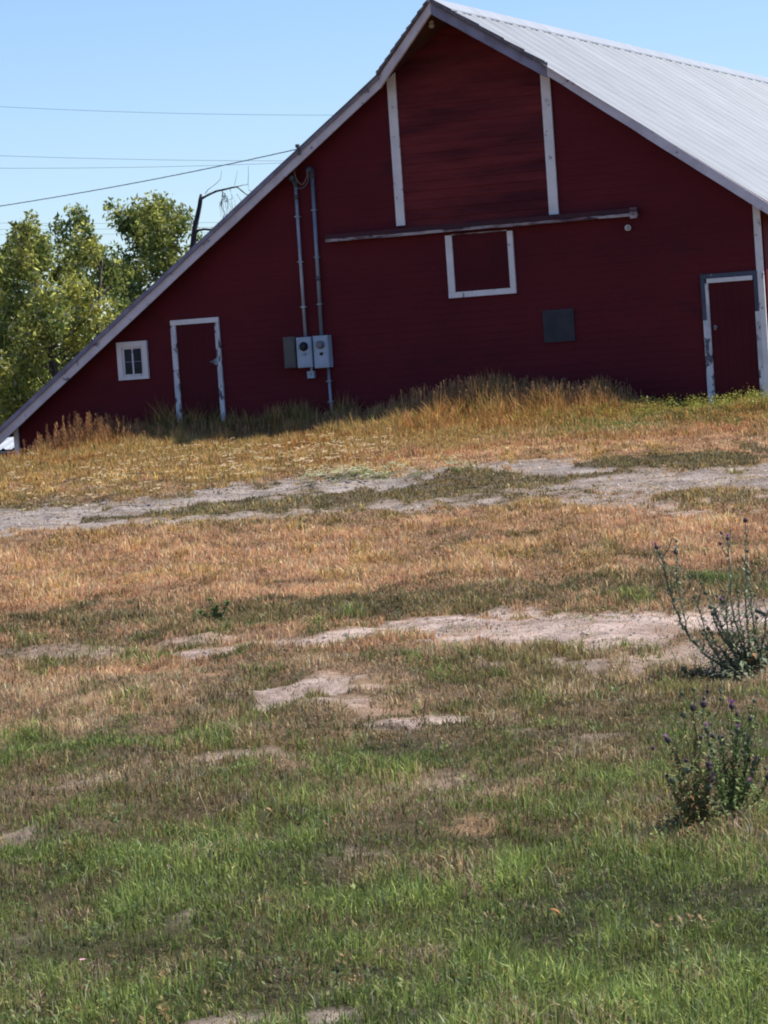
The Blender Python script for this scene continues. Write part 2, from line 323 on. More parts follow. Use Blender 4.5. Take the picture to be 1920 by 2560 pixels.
def ground_mat():
    m, N, L, P = mat_new('soil_and_turf')
    a = N.new('ShaderNodeAttribute'); a.attribute_name = 'tint'; tc = N.new('ShaderNodeTexCoord')
    n = N.new('ShaderNodeTexNoise'); n.inputs['Scale'].default_value = 22; n.inputs['Detail'].default_value = 8; n.inputs['Roughness'].default_value = .7
    L.new(tc.outputs['Object'], n.inputs['Vector'])
    mr = N.new('ShaderNodeMapRange'); mr.inputs[1].default_value = .3; mr.inputs[2].default_value = .7; mr.inputs[3].default_value = .6; mr.inputs[4].default_value = 1.32
    L.new(n.outputs['Fac'], mr.inputs[0]); mx = N.new('ShaderNodeVectorMath'); mx.operation = 'SCALE'
    L.new(a.outputs['Color'], mx.inputs[0]); L.new(mr.outputs[0], mx.inputs['Scale']); L.new(mx.outputs[0], P.inputs['Base Color'])
    P.inputs['Roughness'].default_value = .95; P.inputs['Specular IOR Level'].default_value = .1
    b = N.new('ShaderNodeBump'); b.inputs['Strength'].default_value = .9; b.inputs['Distance'].default_value = .03; L.new(n.outputs['Fac'], b.inputs['Height']); L.new(b.outputs[0], P.inputs['Normal'])
    return m
M['ground'] = ground_mat()
V = np.stack([gx, gy, gzv], -1).reshape(-1, 3); GC = gcol.reshape(-1, 3)
def sub_mesh(name, mask, label=None):
    q = quads[mask]; used, inv = np.unique(q, return_inverse=True)
    o = np_mesh(name, V[used], inv.reshape(q.shape), GC[used], M['ground']); return tag(o, label, name.replace('_', ' '), kind='structure')
sub_mesh('ground', ~(is_road | is_path), 'sloping field of dry and green turf in front of the barn')
sub_mesh('dirt_road', is_road, 'pale two-rut dirt road running across below the barn')
sub_mesh('footpath', is_path, 'bare pale soil path crossing the middle of the field')

# ------------------------------------------------------------------ grass
def blades(name, x, y, h, w, col, lean=.45, curve=.3, mat='grass', tipc=1.12, droop=None):
    n = len(x); z = gz(x, y)-.01
    an = rng.uniform(0, 2*np.pi, n); dx, dy = np.cos(an), np.sin(an)
    la = rng.uniform(0, 2*np.pi, n); th = np.clip(np.abs(rng.normal(0, lean, n)), 0, 1.45); lm = np.sin(th)*h; lx, ly = np.cos(la)*lm, np.sin(la)*lm
    hh = np.cos(th)*h
    V = np.empty((n, 5, 3))
    V[:, 0] = np.stack([x-dx*w/2, y-dy*w/2, z], 1); V[:, 1] = np.stack([x+dx*w/2, y+dy*w/2, z], 1)
    mx, my, mz = x+lx*curve, y+ly*curve, z+hh*.62+lm*.12
    V[:, 2] = np.stack([mx+dx*w*.42, my+dy*w*.42, mz], 1); V[:, 3] = np.stack([mx-dx*w*.42, my-dy*w*.42, mz], 1)
    V[:, 4] = np.stack([x+lx, y+ly, z+hh], 1)
    base = np.arange(n)[:, None]*5
    T = np.concatenate([base+[0, 1, 2], base+[0, 2, 3], base+[3, 2, 4]], 0)
    C = np.repeat(col[:, None, :], 5, 1); C[:, 4] = C[:, 4]*tipc+.02
    return V.reshape(-1, 3), T, np.clip(C.reshape(-1, 3), 0, .9)
def cover_col(w, kind_rand):
    n = w.shape[1]; cum = np.cumsum(w/w.sum(0), 0); k = (kind_rand[None] > cum).sum(0); k = np.clip(k, 0, 4)
    A = np.array([PAL[i][0] for i in range(5)]); B = np.array([PAL[i][1] for i in range(5)])
    t = rng.random(n)[:, None]; c = A[k]*t+B[k]*(1-t)
    c = c*rng.lognormal(0, .36, n)[:, None]*(1+rng.normal(0, .05, (n, 3)))
    return np.clip(c, .01, .85), k
def turf(name, y0, y1, dens, label, hmul=1.0, bands=24):
    X = []; Y = []
    e = np.geomspace(y0, y1, bands+1)
    for a, b in zip(e[:-1], e[1:]):
        hw = .128*b+1.3; nn = int(2*hw*(b-a)*dens((a+b)/2)); nt_ = nn//7
        cx = rng.uniform(-hw, hw, nt_); cy = rng.uniform(a, b, nt_); r = .018+.0009*b
        X.append((cx[:, None]+rng.normal(0, r, (nt_, 7))).ravel()); Y.append((cy[:, None]+rng.normal(0, r*1.3, (nt_, 7))).ravel())
    for a, b in zip(e[:-1], e[1:]):                       # beyond the frame on both sides, thinner
        hw = .128*b+1.25; nn = int(2*3.6*(b-a)*dens((a+b)/2)*.42); sd = rng.choice((-1, 1), nn)
        X.append(sd*(hw+rng.uniform(0, 3.6, nn))); Y.append(rng.uniform(a, b, nn))
    x = np.concatenate(X); y = np.concatenate(Y)
    w = field(x, y); keep = rng.random(len(x)) > w[BARE]*.86; x, y, w = x[keep], y[keep], w[:, keep]
    w2 = w.copy(); w2[BARE] *= .05; w2[DRY] += .04
    cl = np.clip((fbm(x*4.5, y*2.4, 91, 4)-.5)*2.6+.5, 0, .999); kr = np.clip((.52*cl+.48*rng.random(len(x))-.2)/.6, 0, .999)
    col, k = cover_col(w2, kr)
    nd = ((k == DRY) & (y < 16.5))[:, None]; col = np.where(nd, col*np.array([.78, .92, .98]), col)
    tuft = np.clip((fbm(x*2.6, y*1.5, 61, 3)-.5)*1.9+.5, 0, 1.2); fine = fbm(x*9, y*4.5, 65, 3)
    hk = np.array([.03, .044, .046, .050, .055])[k]*(1-.35*sstep(27, 31, y))*(1-.45*sstep(.1, .5, w[BARE]))
    h = hk*rng.uniform(.5, 1.35, len(x))*(.55+.95*tuft)*(1+.022*np.maximum(y-9, 0))*hmul
    h = h*(1-.6*sstep(.3, .7, w[BARE]))
    wd = np.maximum(.0038, .00034*y)*rng.uniform(.7, 1.3, len(x))*np.where(np.abs(x) > .128*y+1.2, 1.7, 1)
    col = col*(.30+.72*tuft+.72*fine)[:, None]
    pale = (rng.random(len(x)) < .05)[:, None]; col = np.where(pale, np.array([.40, .40, .24])*rng.uniform(.6, 1.2, len(x))[:, None], col)
    v, t, c = blades(name, x, y, h, wd, col, lean=.95)
    o = np_mesh(name, v, t, c, M['grass'], smooth=False); tag(o, label, 'grass', kind='stuff'); return o
turf('short_grass', 6.6, 16.4, lambda d: 9500 if d < 11 else 7000, 'short patchy green and olive turf covering the near half of the field')
turf('dry_grass', 16.4, 41, lambda d: 4800 if d < 24 else 2700, 'dry tan grass covering the far half of the field', 1.0)

# tall dry grass bank against the barn
def plan_u(x, y): return (x-C0.x)*U.x+(y-C0.y)*U.y, (x-C0.x)*D.x+(y-C0.y)*D.y
def bank_height(u):
    return np.interp(u, [-10, -8.4, -7.4, -6.6, -6, -4.8, -4.2, -3.4, -2.4, -1.6, -.6, .2, .9, 1.6, 2.3, 3.0, 3.6, 4.2, 5.2, 7],
                     [.06, .06, .10, .24, .40, .40, .36, .34, .28, .32, .36, .54, .64, .54, .50, .46, .18, .08, .09, .10])
def bank(n):
    u = rng.uniform(-10.5, 9.5, n); v = -rng.beta(1.1, 1.5, n)*9.0-.06
    x = C0.x+U.x*u+D.x*v; y = C0.y+U.y*u+D.y*v
    ok = (y > 37.2+.10*x+(fbm(x*.8, x*0+3, 77, 3)-.5)*1.6); return x[ok], y[ok], u[ok], v[ok]
x, y, u, v = bank(190000)
near = sstep(-4.5, -.5, v); tuft = fbm(x*1.5, y*.9, 71, 3)
h = (.11+(bank_height(u)-.11)*near)*rng.uniform(.45, 1.15, len(x))*(.5+1.0*tuft)*(.62+.75*fbm(x*4.5, y*1.2, 75, 2))
w = field(x, y); keep = (rng.random(len(x)) > w[BARE]*.9); x, y, u, v, h, w = x[keep], y[keep], u[keep], v[keep], h[keep], w[:, keep]
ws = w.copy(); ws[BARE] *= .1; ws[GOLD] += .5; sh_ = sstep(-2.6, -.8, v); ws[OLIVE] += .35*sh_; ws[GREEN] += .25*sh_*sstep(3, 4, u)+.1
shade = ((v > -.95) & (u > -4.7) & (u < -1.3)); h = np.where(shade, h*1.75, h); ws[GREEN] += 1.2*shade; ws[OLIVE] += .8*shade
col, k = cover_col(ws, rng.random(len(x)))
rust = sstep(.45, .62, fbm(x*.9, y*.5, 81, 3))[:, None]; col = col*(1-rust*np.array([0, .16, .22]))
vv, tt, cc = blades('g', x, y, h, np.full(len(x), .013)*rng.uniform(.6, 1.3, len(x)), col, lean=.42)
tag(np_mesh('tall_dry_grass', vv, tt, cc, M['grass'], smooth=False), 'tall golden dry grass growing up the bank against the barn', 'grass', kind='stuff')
# seed heads standing above the bank
def seed_heads():
    mv, mf, mc = [], [], []; off = 0
    n = 2100; NR = 240; u = rng.uniform(-7.3, 4.2, n); u[NR:NR+700] = rng.uniform(-1.5, 3.6, 700)
    u[:NR] = np.clip(rng.normal(-5.8, .8, NR), -7.0, -4.3); v = -.15-rng.random(n)*1.7; v[:NR] = -1.0-rng.random(NR)*.9
    x = C0.x+U.x*u+D.x*v; y = C0.y+U.y*u+D.y*v; z = gz(x, y); H = bank_height(u)*rng.uniform(.7, 1.28, n); H[:NR] = rng.uniform(.36, .74, NR)*(.3+.7*np.exp(-((u[:NR]+5.5)/1.0)**2))
    for i in range(n):
        reed = i < NR
        base = np.array([x[i], y[i], z[i]-.02]); ln = rng.normal(0, .07, 2)*H[i]; ln[0] += .06*H[i]; top = base+np.array([ln[0], ln[1], H[i]])
        c = np.array([.40, .24, .13] if not reed else [.50, .27, .12])*rng.uniform(.30, 1.25)
        L_ = (.18+.14*rng.random()) if reed else .05+.06*rng.random(); s = .004
        vs = [base+[-s, 0, 0], base+[s, 0, 0], top+[s, 0, 0], top+[-s, 0, 0]]; fs = [(0, 1, 2), (0, 2, 3)]; ax = (top-base)/H[i]
        for j in range(34 if reed else 9):
            t = rng.random(); rr_ = (.020 if reed else .010)*(math.sin(math.pi*min(1, .12+.88*t))**.6+.15); p = top-ax*L_*t+rng.normal(0, 1, 3)*[rr_, rr_, .004]*.6
            a = rng.uniform(0, 6.28); e = np.array([math.cos(a), math.sin(a), 0])*(.006 if reed else .008); f = np.array([rng.normal(0, .25), rng.normal(0, .25), 1])*(.045 if reed else .018)
            b = len(vs); vs += [p-e, p+e, p+f]; fs.append((b, b+1, b+2))
        mv += vs; mf += [(a+off, b+off, d+off) for a, b, d in fs]; mc += [np.clip(c, 0, .9)]*4+[np.clip(c*rng.uniform(.6, 1.4), 0, .9) for _ in range(len(vs)-4)]; off += len(vs)
    tag(np_mesh('seed_head_grass', np.array(mv), np.array(mf), np.array(mc), M['grass'], smooth=False), 'reddish brown feathery seed heads standing above the grass along the barn', 'grass', kind='stuff')
seed_heads()
# pale umbels in the bank, leafy green weeds by the right door
def umbels():
    mv, mf, mc = [], [], []; off = 0
    spots = [(rng.uniform(560, 985), 0) for _ in range(110)]+[(rng.uniform(30, 600), 1) for _ in range(95)]+[(rng.uniform(760, 1000), 2) for _ in range(70)]+[(rng.uniform(1100, 1180), 2) for _ in range(15)]
    for px, kd in spots:
        base_y = 1168-.082*px
        py = base_y+(rng.uniform(20, 95) if kd == 0 else rng.uniform(10, 130) if kd == 1 else rng.uniform(85, 110))
        g = gpc(round(px), round(py+ (8 if kd != 2 else 0))); H = rng.uniform(.10, .30) if kd != 2 else rng.uniform(.04, .12)
        c = np.array([.62, .50, .30] if kd < 2 else [.50, .50, .30])*rng.uniform(.8, 1.2)
        b0 = np.array(g); top = b0+[rng.normal(0, .03), rng.normal(0, .03), H]
        vs = [b0+[-.003, 0, 0], b0+[.003, 0, 0], top]; fs = [(0, 1, 2)]; cc = [np.array([.3, .25, .1])]*3
        for j in range(int(rng.integers(4, 9))):
            p = top+rng.normal(0, 1, 3)*[.035, .035, .007]; r = rng.uniform(.010, .024); nv = 6; b = len(vs)
            vs.append(p+[0, 0, .006]); vs += [p+[math.cos(q*1.047)*r, math.sin(q*1.047)*r, 0] for q in range(nv)]
            fs += [(b, b+1+q, b+1+(q+1) % nv) for q in range(nv)]; cc += [np.clip(c*rng.uniform(.85, 1.1), 0, .85)]*(nv+1)
        mv += vs; mf += [(a+off, b+off, d+off) for a, b, d in fs]; mc += cc; off += len(vs)
    tag(np_mesh('wildflowers', np.array(mv), np.array(mf), np.array(mc), M['grass'], smooth=False), 'small cream flower clusters scattered through the golden bank', 'flowers', kind='stuff')
umbels()
def leafy():
    mv, mf, mc = [], [], []; off = 0
    for i in range(1000):
        u = rng.uniform(1.9, 7); v = -rng.uniform(.1, 2.9)
        if rng.random() < .25: u = rng.uniform(-1, 2.5)
        x = C0.x+U.x*u+D.x*v; y = C0.y+U.y*u+D.y*v; z = gzf(x, y); H = rng.uniform(.08, .26)
        for j in range(26):
            t = rng.random(); p = np.array([x, y, z+H*t])+rng.normal(0, .05, 3)*[1, 1, .3]
            a = rng.uniform(0, 6.28); l = rng.uniform(.02, .04); e = np.array([math.cos(a), math.sin(a), rng.normal(.2, .4)]); s = np.array([-math.sin(a), math.cos(a), 0])
            mv += [p, p+e*l*.5+s*l*.3, p+e*l, p+e*l*.5-s*l*.3]; mf += [(off, off+1, off+2), (off, off+2, off+3)]; off += 4
            mc += [np.array([.25, .25, .05])*rng.uniform(.5, 1.5)]*4
    tag(np_mesh('leafy_weeds', np.array(mv), np.array(mf), np.array(mc), M['grass'], smooth=False), 'low leafy green weeds crowding the foot of the barn wall near the right door', 'weeds', kind='stuff')
leafy()
def turf_weeds():
    mv, mf, mc = [], [], []; off = 0
    for i in range(950):
        y = 7+rng.random()**1.3*14; x = rng.uniform(-1, 1)*(.128*y+1); 
        if field(np.array([x]), np.array([y]))[BARE][0] > .35 and rng.random() < .8: continue
        z = gzf(x, y); R = rng.uniform(.015, .06); c0 = np.array([[.12, .17, .05], [.20, .22, .07], [.24, .16, .07], [.09, .13, .05]][int(rng.integers(4))])*rng.uniform(.7, 1.3)
        for j in range(int(rng.integers(9, 26))):
            a = rng.uniform(0, 6.28); l = rng.uniform(.006, .017); p = np.array([x+math.cos(a)*R*rng.random(), y+math.sin(a)*R*rng.random(), z+rng.uniform(.01, .048)])
            e = np.array([math.cos(a), math.sin(a), rng.normal(.5, .5)]); s = np.array([-math.sin(a), math.cos(a), rng.normal(0, .3)])
            mv += [p, p+e*l*.5+s*l*.32, p+e*l, p+e*l*.5-s*l*.32]; mf += [(off, off+1, off+2), (off, off+2, off+3)]; off += 4; mc += [np.clip(c0*rng.uniform(.6, 1.5), 0, .8)]*4
    tag(np_mesh('turf_weeds', np.array(mv), np.array(mf), np.array(mc), M['grass'], smooth=False), 'small broad-leaved weeds scattered through the short turf', 'weeds', kind='stuff')
turf_weeds()

def gravel():
    n = 9000; y = np.concatenate([rng.uniform(7, 22, 3500), rng.uniform(26, 41, 5500)]); x = rng.uniform(-1, 1, n)*(.128*y+1.2); w = field(x, y); ok = w[BARE] > .42; x, y = x[ok], y[ok]; n = len(x); z = gz(x, y)-.010
    r = rng.lognormal(-4.9, .5, n)*(1+.02*y); r = np.clip(r, .003, .035); V_ = []
    for k in range(5): a = k*1.2566+rng.uniform(-.4, .4, n); V_.append(np.stack([x+np.cos(a)*r, y+np.sin(a)*r, z], 1))
    V_.append(np.stack([x+rng.uniform(-.3, .3, n)*r, y, z+r*rng.uniform(.4, .9, n)], 1)); V_ = np.stack(V_, 1); b = np.arange(n)[:, None]*6
    F_ = np.concatenate([b+[k, (k+1) % 5, 5] for k in range(5)], 0); c = np.array([.42, .35, .31])*rng.uniform(.35, 1.25, n)[:, None]
    tag(np_mesh('gravel', V_.reshape(-1, 3), F_, np.clip(np.repeat(c, 6, 0), 0, .8), M['ground'], smooth=False), 'small stones and clods scattered over the bare tracks', 'gravel', kind='stuff')
gravel()
# ------------------------------------------------------------------ barn
SL, ZR, UR = .7108, 5.545, .752                # slope, ridge height over eye, ridge position
UL_W, UR_W = -7.62, 5.31                       # wall corners
UL_E, UR_E = -7.87, 5.78                       # eaves
LEN = 26.0; RK = -.30; TIP = -1.17             # length, rake overhang, hay hood tip
KL, KR = -.526, 2.23                           # where the hood starts
def zt(u): return ZR-SL*abs(u-UR)
barn = empty('barn', F3(-1, -1.2), 'large dark red gabled barn with white metal roof on the rise', 'barn')
def siding(name, mat, u_lo, u_hi, z_lo, z_hi, course, depth, jit=.0, o=0.0, thick=.02):
    m = MB(); z = z_lo
    while z < z_hi:
        z1 = min(z+course, z_hi)
        def lim(zz):
            a = UR-(ZR-.07-zz)/SL; b = UR+(ZR-.07-zz)/SL; return max(u_lo, a), min(u_hi, b)
        a0, b0 = lim(z); a1, b1 = lim(z1)
        if b1 < a1: a1 = b1 = (a1+b1)/2
        if b0 <= a0: break
        j = random.uniform(-jit, jit)
        fo = o-depth+j
        m.add([F3(a0, z, fo), F3(b0, z, fo), F3(b1, z1, o+j*.3), F3(a1, z1, o+j*.3), F3(a0, z, o+thick), F3(b0, z, o+thick), F3(b1, z1, o+thick), F3(a1, z1, o+thick)],
              [(0, 1, 2, 3), (0, 4, 5, 1), (3, 2, 6, 7), (0, 3, 7, 4), (1, 5, 6, 2)])
        z += course
    return m.build(name, mat, barn)
siding('front_wall', M['red'], UL_W, UR_W, -1.0, ZR, .115, .006, .0006)
siding('hay_door', M['hay'], -.37, 2.03, 2.20, ZR, .145, .015, .004, o=-.022)
m = MB()
for uu in (UL_W, UR_W): m.prism([F3(uu-.05, -2.6, .03), F3(uu+.05, -2.6, .03), F3(uu+.05, zt(uu)-.10, .03), F3(uu-.05, zt(uu)-.10, .03)], D*(LEN-.06))
m.build('side_wall', M['red'], barn)
m = MB(); m.prism([F3(UL_W, -2.6, LEN), F3(UR_W, -2.6, LEN), F3(UR_W, zt(UR_W)-.1, LEN), F3(UR, ZR-.1, LEN), F3(UL_W, zt(UL_W)-.1, LEN)], D*.1); m.build('back_wall', M['red'], barn)
m = MB(); m.fbox(UL_W-.03, UR_W+.02, -2.6, -1.0, -.03, .25); m.build('foundation', M['stone'], barn)
# roof decks
for side, (ue, uk) in (('l', (UL_E, KL)), ('r', (UR_E, KR))):
    m = MB(); e = -.03
    pts = [F3(UR, ZR+e, TIP), F3(uk, zt(uk)+e, RK), F3(ue, zt(ue)+e, RK), F3(ue, zt(ue)+e, LEN+.3), F3(UR, ZR+e, LEN+.3)]
    m.prism(pts, (0, 0, -.05)); d = m.build('roof_deck', M['soffit'], barn)
    # corrugated sheets
    m = MB(); v = TIP
    sgn = 1 if side == 'r' else -1
    pitch = .61
    def edge_u(v): return UR if v <= TIP else (UR+(uk-UR)*(v-TIP)/(RK-TIP) if v < RK else ue)
    while v < LEN+.3:
        k_ = random.uniform(.94, 1.03)
        prof = [(0, 0, .95), (.025, .026, 1.28), (.115, .026, 1.28), (.14, 0, .86), (.36, 0, .96), (.375, .010, 1.06), (.41, .010, 1.06), (.425, 0, .95), (pitch, 0, .92)]  # third value is tint: specular glint of the ribs painted in as lighter colour
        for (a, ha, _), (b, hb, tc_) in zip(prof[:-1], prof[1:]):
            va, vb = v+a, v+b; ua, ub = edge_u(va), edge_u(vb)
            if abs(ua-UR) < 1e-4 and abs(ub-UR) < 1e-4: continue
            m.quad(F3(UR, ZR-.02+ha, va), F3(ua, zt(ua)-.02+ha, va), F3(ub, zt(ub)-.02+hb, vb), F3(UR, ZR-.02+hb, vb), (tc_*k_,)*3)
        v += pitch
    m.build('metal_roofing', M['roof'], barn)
m = MB()
for s in (-1, 1):
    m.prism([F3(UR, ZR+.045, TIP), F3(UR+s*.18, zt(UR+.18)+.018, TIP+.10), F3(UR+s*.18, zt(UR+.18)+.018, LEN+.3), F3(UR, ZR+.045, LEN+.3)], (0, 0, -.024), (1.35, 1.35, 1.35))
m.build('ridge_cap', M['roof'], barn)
# fascias
def board(name, mat, a, b, d0a, d1a, d0b, d1b, th, front):
    """strip hanging under the line a-b (world points): from d0 to d1 below it; th thick, front = shift to the front"""
    m = MB(); a = Vector(a); b = Vector(b); n = (b-a).cross(Vector((0, 0, 1))).normalized()
    if n.y > 0: n = -n
    sh = n*front; z = Vector((0, 0, 1))
    N_ = 14; pts = []
    for i in range(N_+1):
        t = i/N_; p = a.lerp(b, t)+sh; pts.append((p-z*(d0a+(d0b-d0a)*t+random.uniform(-.004, .004)), p-z*(d1a+(d1b-d1a)*t+random.uniform(-.005, .005))))
    for (p0, q0), (p1, q1) in zip(pts[:-1], pts[1:]): m.prism([p0, q0, q1, p1], -n*th)
    return m.build(name, mat, barn)
tipP = F3(UR, ZR+.01, TIP); kl = F3(KL, zt(KL), RK); kr = F3(KR, zt(KR), RK); el = F3(UL_E, zt(UL_E), RK); er = F3(UR_E, zt(UR_E), RK)
board('rake_edge', M['edge'], kl, el, .0, .085, .0, .085, .03, .055)
board('fascia', M['fascia'], kl, el, .06, .23, .07, .25, .03, .02)
board('fascia', M['fascia'], tipP, kl, .03, .20, .05, .24, .03, .02)
board('fascia', M['edge'], tipP, kr, .03, .22, .03, .21, .03, .02)
board('fascia', M['fascia'], kr, er, .02, .17, .03, .21, .03, .02)
def shingles(a, b, step, hh):
    m = MB(); a = Vector(a); b = Vector(b); L_ = (b-a).length; d = (b-a)/L_; n = d.cross(Vector((0, 0, 1))).normalized(); n = -n if n.y > 0 else n
    t = 0
    while t < L_:
        s = min(step*random.uniform(.8, 1.2), L_-t); p = a+d*t; q = a+d*(t+s)
        up0, up1 = random.uniform(.0, .012), random.uniform(.022, .034)
        z = Vector((0, 0, 1))
        m.prism([p+n*.065+z*up0, p+n*.065-z*hh, q+n*.065-z*hh, q+n*.065+z*up1], -n*.09); t += s
    m.build('shingle_edge', M['shingle'], barn)
shingles(tipP, kl, .19, .035); shingles(tipP, kr, .42, .05)
# trim boards
def fb(name, mat, *a, parent=None):
    m = MB(); m.fbox(*a); return m.build(name, mat, parent or barn)
fb('corner_board', M['white'], UL_W-.03, UL_W+.055, -1.0, zt(UL_W)-.09, -.045, -.012)
fb('corner_board', M['white'], UR_W-.075, UR_W+.03, -1.0, zt(UR_W)-.09, -.045, -.012)
for a, b, zb in ((-.515, -.37, 2.265), (2.025, 2.175, 2.23)):
    m = MB(); m.prism([F3(a, zb, -.055), F3(b, zb, -.055), F3(b, zt(b)-.10, -.055), F3(a, zt(a)-.10, -.055)], D*.034); m.build('batten', M['white'], barn)
# rolling door track
tr = fb('door_track', M['darkwood'], -1.69, 3.46, 2.150, 2.215, -.17, -.012)
m = MB(); uu = -1.70
for w_ in (.9, .8, 1.25, 1.1, .65, .45):
    j = random.uniform(-.006, .006); m.fbox(uu, min(uu+w_-.004, 3.46), 2.102+j, 2.146+j, -.165, -.03); uu += w_
m.build('track_board', M['timber'], tr)
m = MB(); m.fbox(3.36, 3.47, 2.06, 2.22, -.19, -.172); m.build('track_end', M['timber'], tr)
# square hatch
ht = fb('hatch', M['reddoor'], .395, 1.31, 1.16, 2.045, -.022, -.013)
fb('hatch_frame', M['white'], .285, .393, 1.165, 2.05, -.050, -.010, parent=ht)
fb('hatch_frame', M['white'], 1.312, 1.40, 1.165, 2.04, -.050, -.010, parent=ht)
fb('hatch_frame', M['white'], .283, 1.40, 1.075, 1.163, -.050, -.010, parent=ht)
m = MB(); m.fbox(.395, 1.31, 2.044, 2.062, -.05, -.012); m.build('hatch_head', M['timber'], ht)
# doors
def door(u0, u1, z0, z1, hx, hz):
    m = MB(); n = 6
    for i in range(n):
        a = u0+(u1-u0)*i/n; b = u0+(u1-u0)*(i+1)/n; m.fbox(a+.0008, b-.0008, z0, z1, -.026-random.uniform(0, .0015), -.010)
    d = m.build('door', M['reddoor'], barn)
    m = MB(); m.fbox(hx-.014, hx+.014, hz-.035, hz+.035, -.034, -.028); m.tube([F3(hx, hz, -.034), F3(hx, hz, -.08)], .010, 8); m.tube([F3(hx, hz, -.078), F3(hx+(.05 if hx < (u0+u1)/2 else -.04), hz+.004, -.078)], .010, 8)
    m.build('door_handle', M['galv'], d)
    return d
dl = door(-4.50, -3.80, -1.0, .985, -3.86, .35)
m = MB(); m.fbox(-3.83, -3.79, .30, .40, -.06, -.030); m.build('hasp', M['conduit'], dl)
fb('door_frame', M['white_worn'], -4.59, -4.503, -1.0, .983, -.055, -.010, parent=dl)
fb('door_frame', M['white_worn'], -3.797, -3.725, -.62, .983, -.055, -.010, parent=dl)
fb('door_frame', M['bluegrey'], -3.797, -3.725, -1.0, -.622, -.053, -.010, parent=dl)
fb('door_frame', M['white'], -4.59, -3.725, .985, 1.065, -.055, -.010, parent=dl)
dr = door(4.475, 5.18, -1.0, 1.0, 4.54, .33)
fb('door_frame', M['white'], 4.455, 5.165, 1.0, 1.065, -.060, -.010, parent=dr)
fb('door_frame', M['bluegrey'], 4.36, 5.245, 1.067, 1.135, -.045, -.010, parent=dr)
fb('door_frame', M['bluegrey'], 4.36, 4.425, .45, 1.065, -.050, -.010, parent=dr)
fb('door_frame', M['white_worn'], 4.427, 4.473, .45, .998, -.055, -.010, parent=dr)
fb('door_frame', M['white_worn'], 4.365, 4.473, -1.0, .448, -.055, -.010, parent=dr)
fb('door_frame', M['bluegrey'], 5.182, 5.245, .53, 1.065, -.045, -.010, parent=dr)
fb('door_frame', M['white_worn'], 5.182, 5.243, -1.0, .528, -.060, -.010, parent=dr)
# window: four panes
wn = fb('window', M['white'], -5.51, -5.135, .215, .685, -.030, -.012)
for a in ((-5.60, -5.512, .155, .775), (-5.133, -5.05, .155, .775), (-5.512, -5.133, .155, .213), (-5.512, -5.133, .687, .775)):
    fb('window_frame', M['white'], *a, -.06, -.010, parent=wn)
for a, b in ((-5.475, -5.335), (-5.310, -5.170)):
    for c, e in ((.245, .440), (.452, .655)): fb('pane', M['glassdark'], a, b, c, e, -.036, -.0305, parent=wn)
fb('muntin', M['white'], -5.334, -5.311, .24, .66, -.046, -.0305, parent=wn)
fb('muntin', M['edge'], -5.475, -5.170, .4405, .4515, -.044, -.0305, parent=wn)
# covered vent
vt = fb('vent_cover', M['vent'], 1.81, 2.305, .28, .775, -.045, -.010)
m = MB()
for i in range(9): m.fbox(1.84, 2.275, .32+i*.048, .345+i*.048, -.052, -.046)
m.build('slat', M['vent'], vt)
# hook under the hood
m = MB(); m.tube([F3(.52, 5.30, -.62), F3(.52, 5.42, -.62)], .012, 6)
m.tube([F3(.52, 5.20, -.62), F3(.52, 5.24, -.62), F3(.52, 5.27, -.62), F3(.52, 5.31, -.62)], [.03, .05, .035, .045], 10); tag(m.build('pulley', M['ceramic']), 'small pale ceramic pulley hanging under the peak of the hay hood', 'pulley')
m = MB(); m.disc(F3(3.27, 1.93, -.012), -D, .045, .05, 18); m.disc(F3(3.27, 1.93, -.062), -D, .016, .03, 10)
o = m.build('insulator', M['ceramic']); tag(o, 'round white insulator knob on the red wall below the track end', 'insulator')
m = MB(); m.disc(F3(3.27, 1.93, -.0625), -D, .028, .003, 16); m.build('insulator_recess', M['darkwood'], o)

# ------------------------------------------------------------------ electric service on the wall
e1 = empty('electric_panel', F3(-2.46, .17, -.1), 'narrow old grey electric panel left of the two meter boxes', 'electric panel')
m = MB(); m.fbox(-2.555, -2.355, .165, .66, -.16, -.014); m.build('panel_body', M['panelgrey'], e1)
m = MB(); m.fbox(-2.54, -2.37, .18, .645, -.168, -.161); m.build('panel_lid', M['panelgrey'], e1)
def meter(u0, u1, z0, z1, lab, dial, dz, dmat):
    e = empty('meter_box', F3((u0+u1)/2, z0, -.1), lab, 'electric meter', 'meter boxes on the barn wall')
    zm = z0+(z1-z0)*.46
    m = MB(); m.fbox(u0, u1, z0, z1, -.16, -.014); m.build('meter_body', M['meter'], e)
    m = MB(); m.fbox(u0+.012, u1-.012, z0+.012, zm-.006, -.168, -.161); m.fbox(u0+.012, u1-.012, zm+.006, z1-.012, -.168, -.161); m.build('meter_lid', M['meter'], e)
    c = F3((u0+u1)/2, dz, -.169); m = MB(); m.disc(c, -D, .074, .012, 24); m.build('meter_ring', M['galv'] if dial else M['black'], e)
    m = MB(); m.tube([c-D*.012, c-D*.05, c-D*.062], [.060, .058, .045], 24); m.build('meter_dial', dmat, e)
    m = MB(); m.fbox((u0+u1)/2-.02, (u0+u1)/2+.03, zm-.035, zm+.012, -.180, -.169); m.build('latch', M['black'] if dial else M['galv'], e)
meter(-2.325, -2.065, .155, .638, 'blue grey meter box with a black round opening, the middle box of three', 0, .49, M['black'])
meter(-2.03, -1.775, .132, .643, 'blue grey meter box with a glass dial, right of its twin', 1, .50, M['dial'])
m = MB(); m.fbox(-2.205, -2.09, -.02, .092, -.09, -.014); m.fbox(-2.15, -2.12, .093, .154, -.07, -.03); o = m.build('junction_box', M['meter']); tag(o, 'small blue grey junction box hanging below the meter boxes', 'junction box')
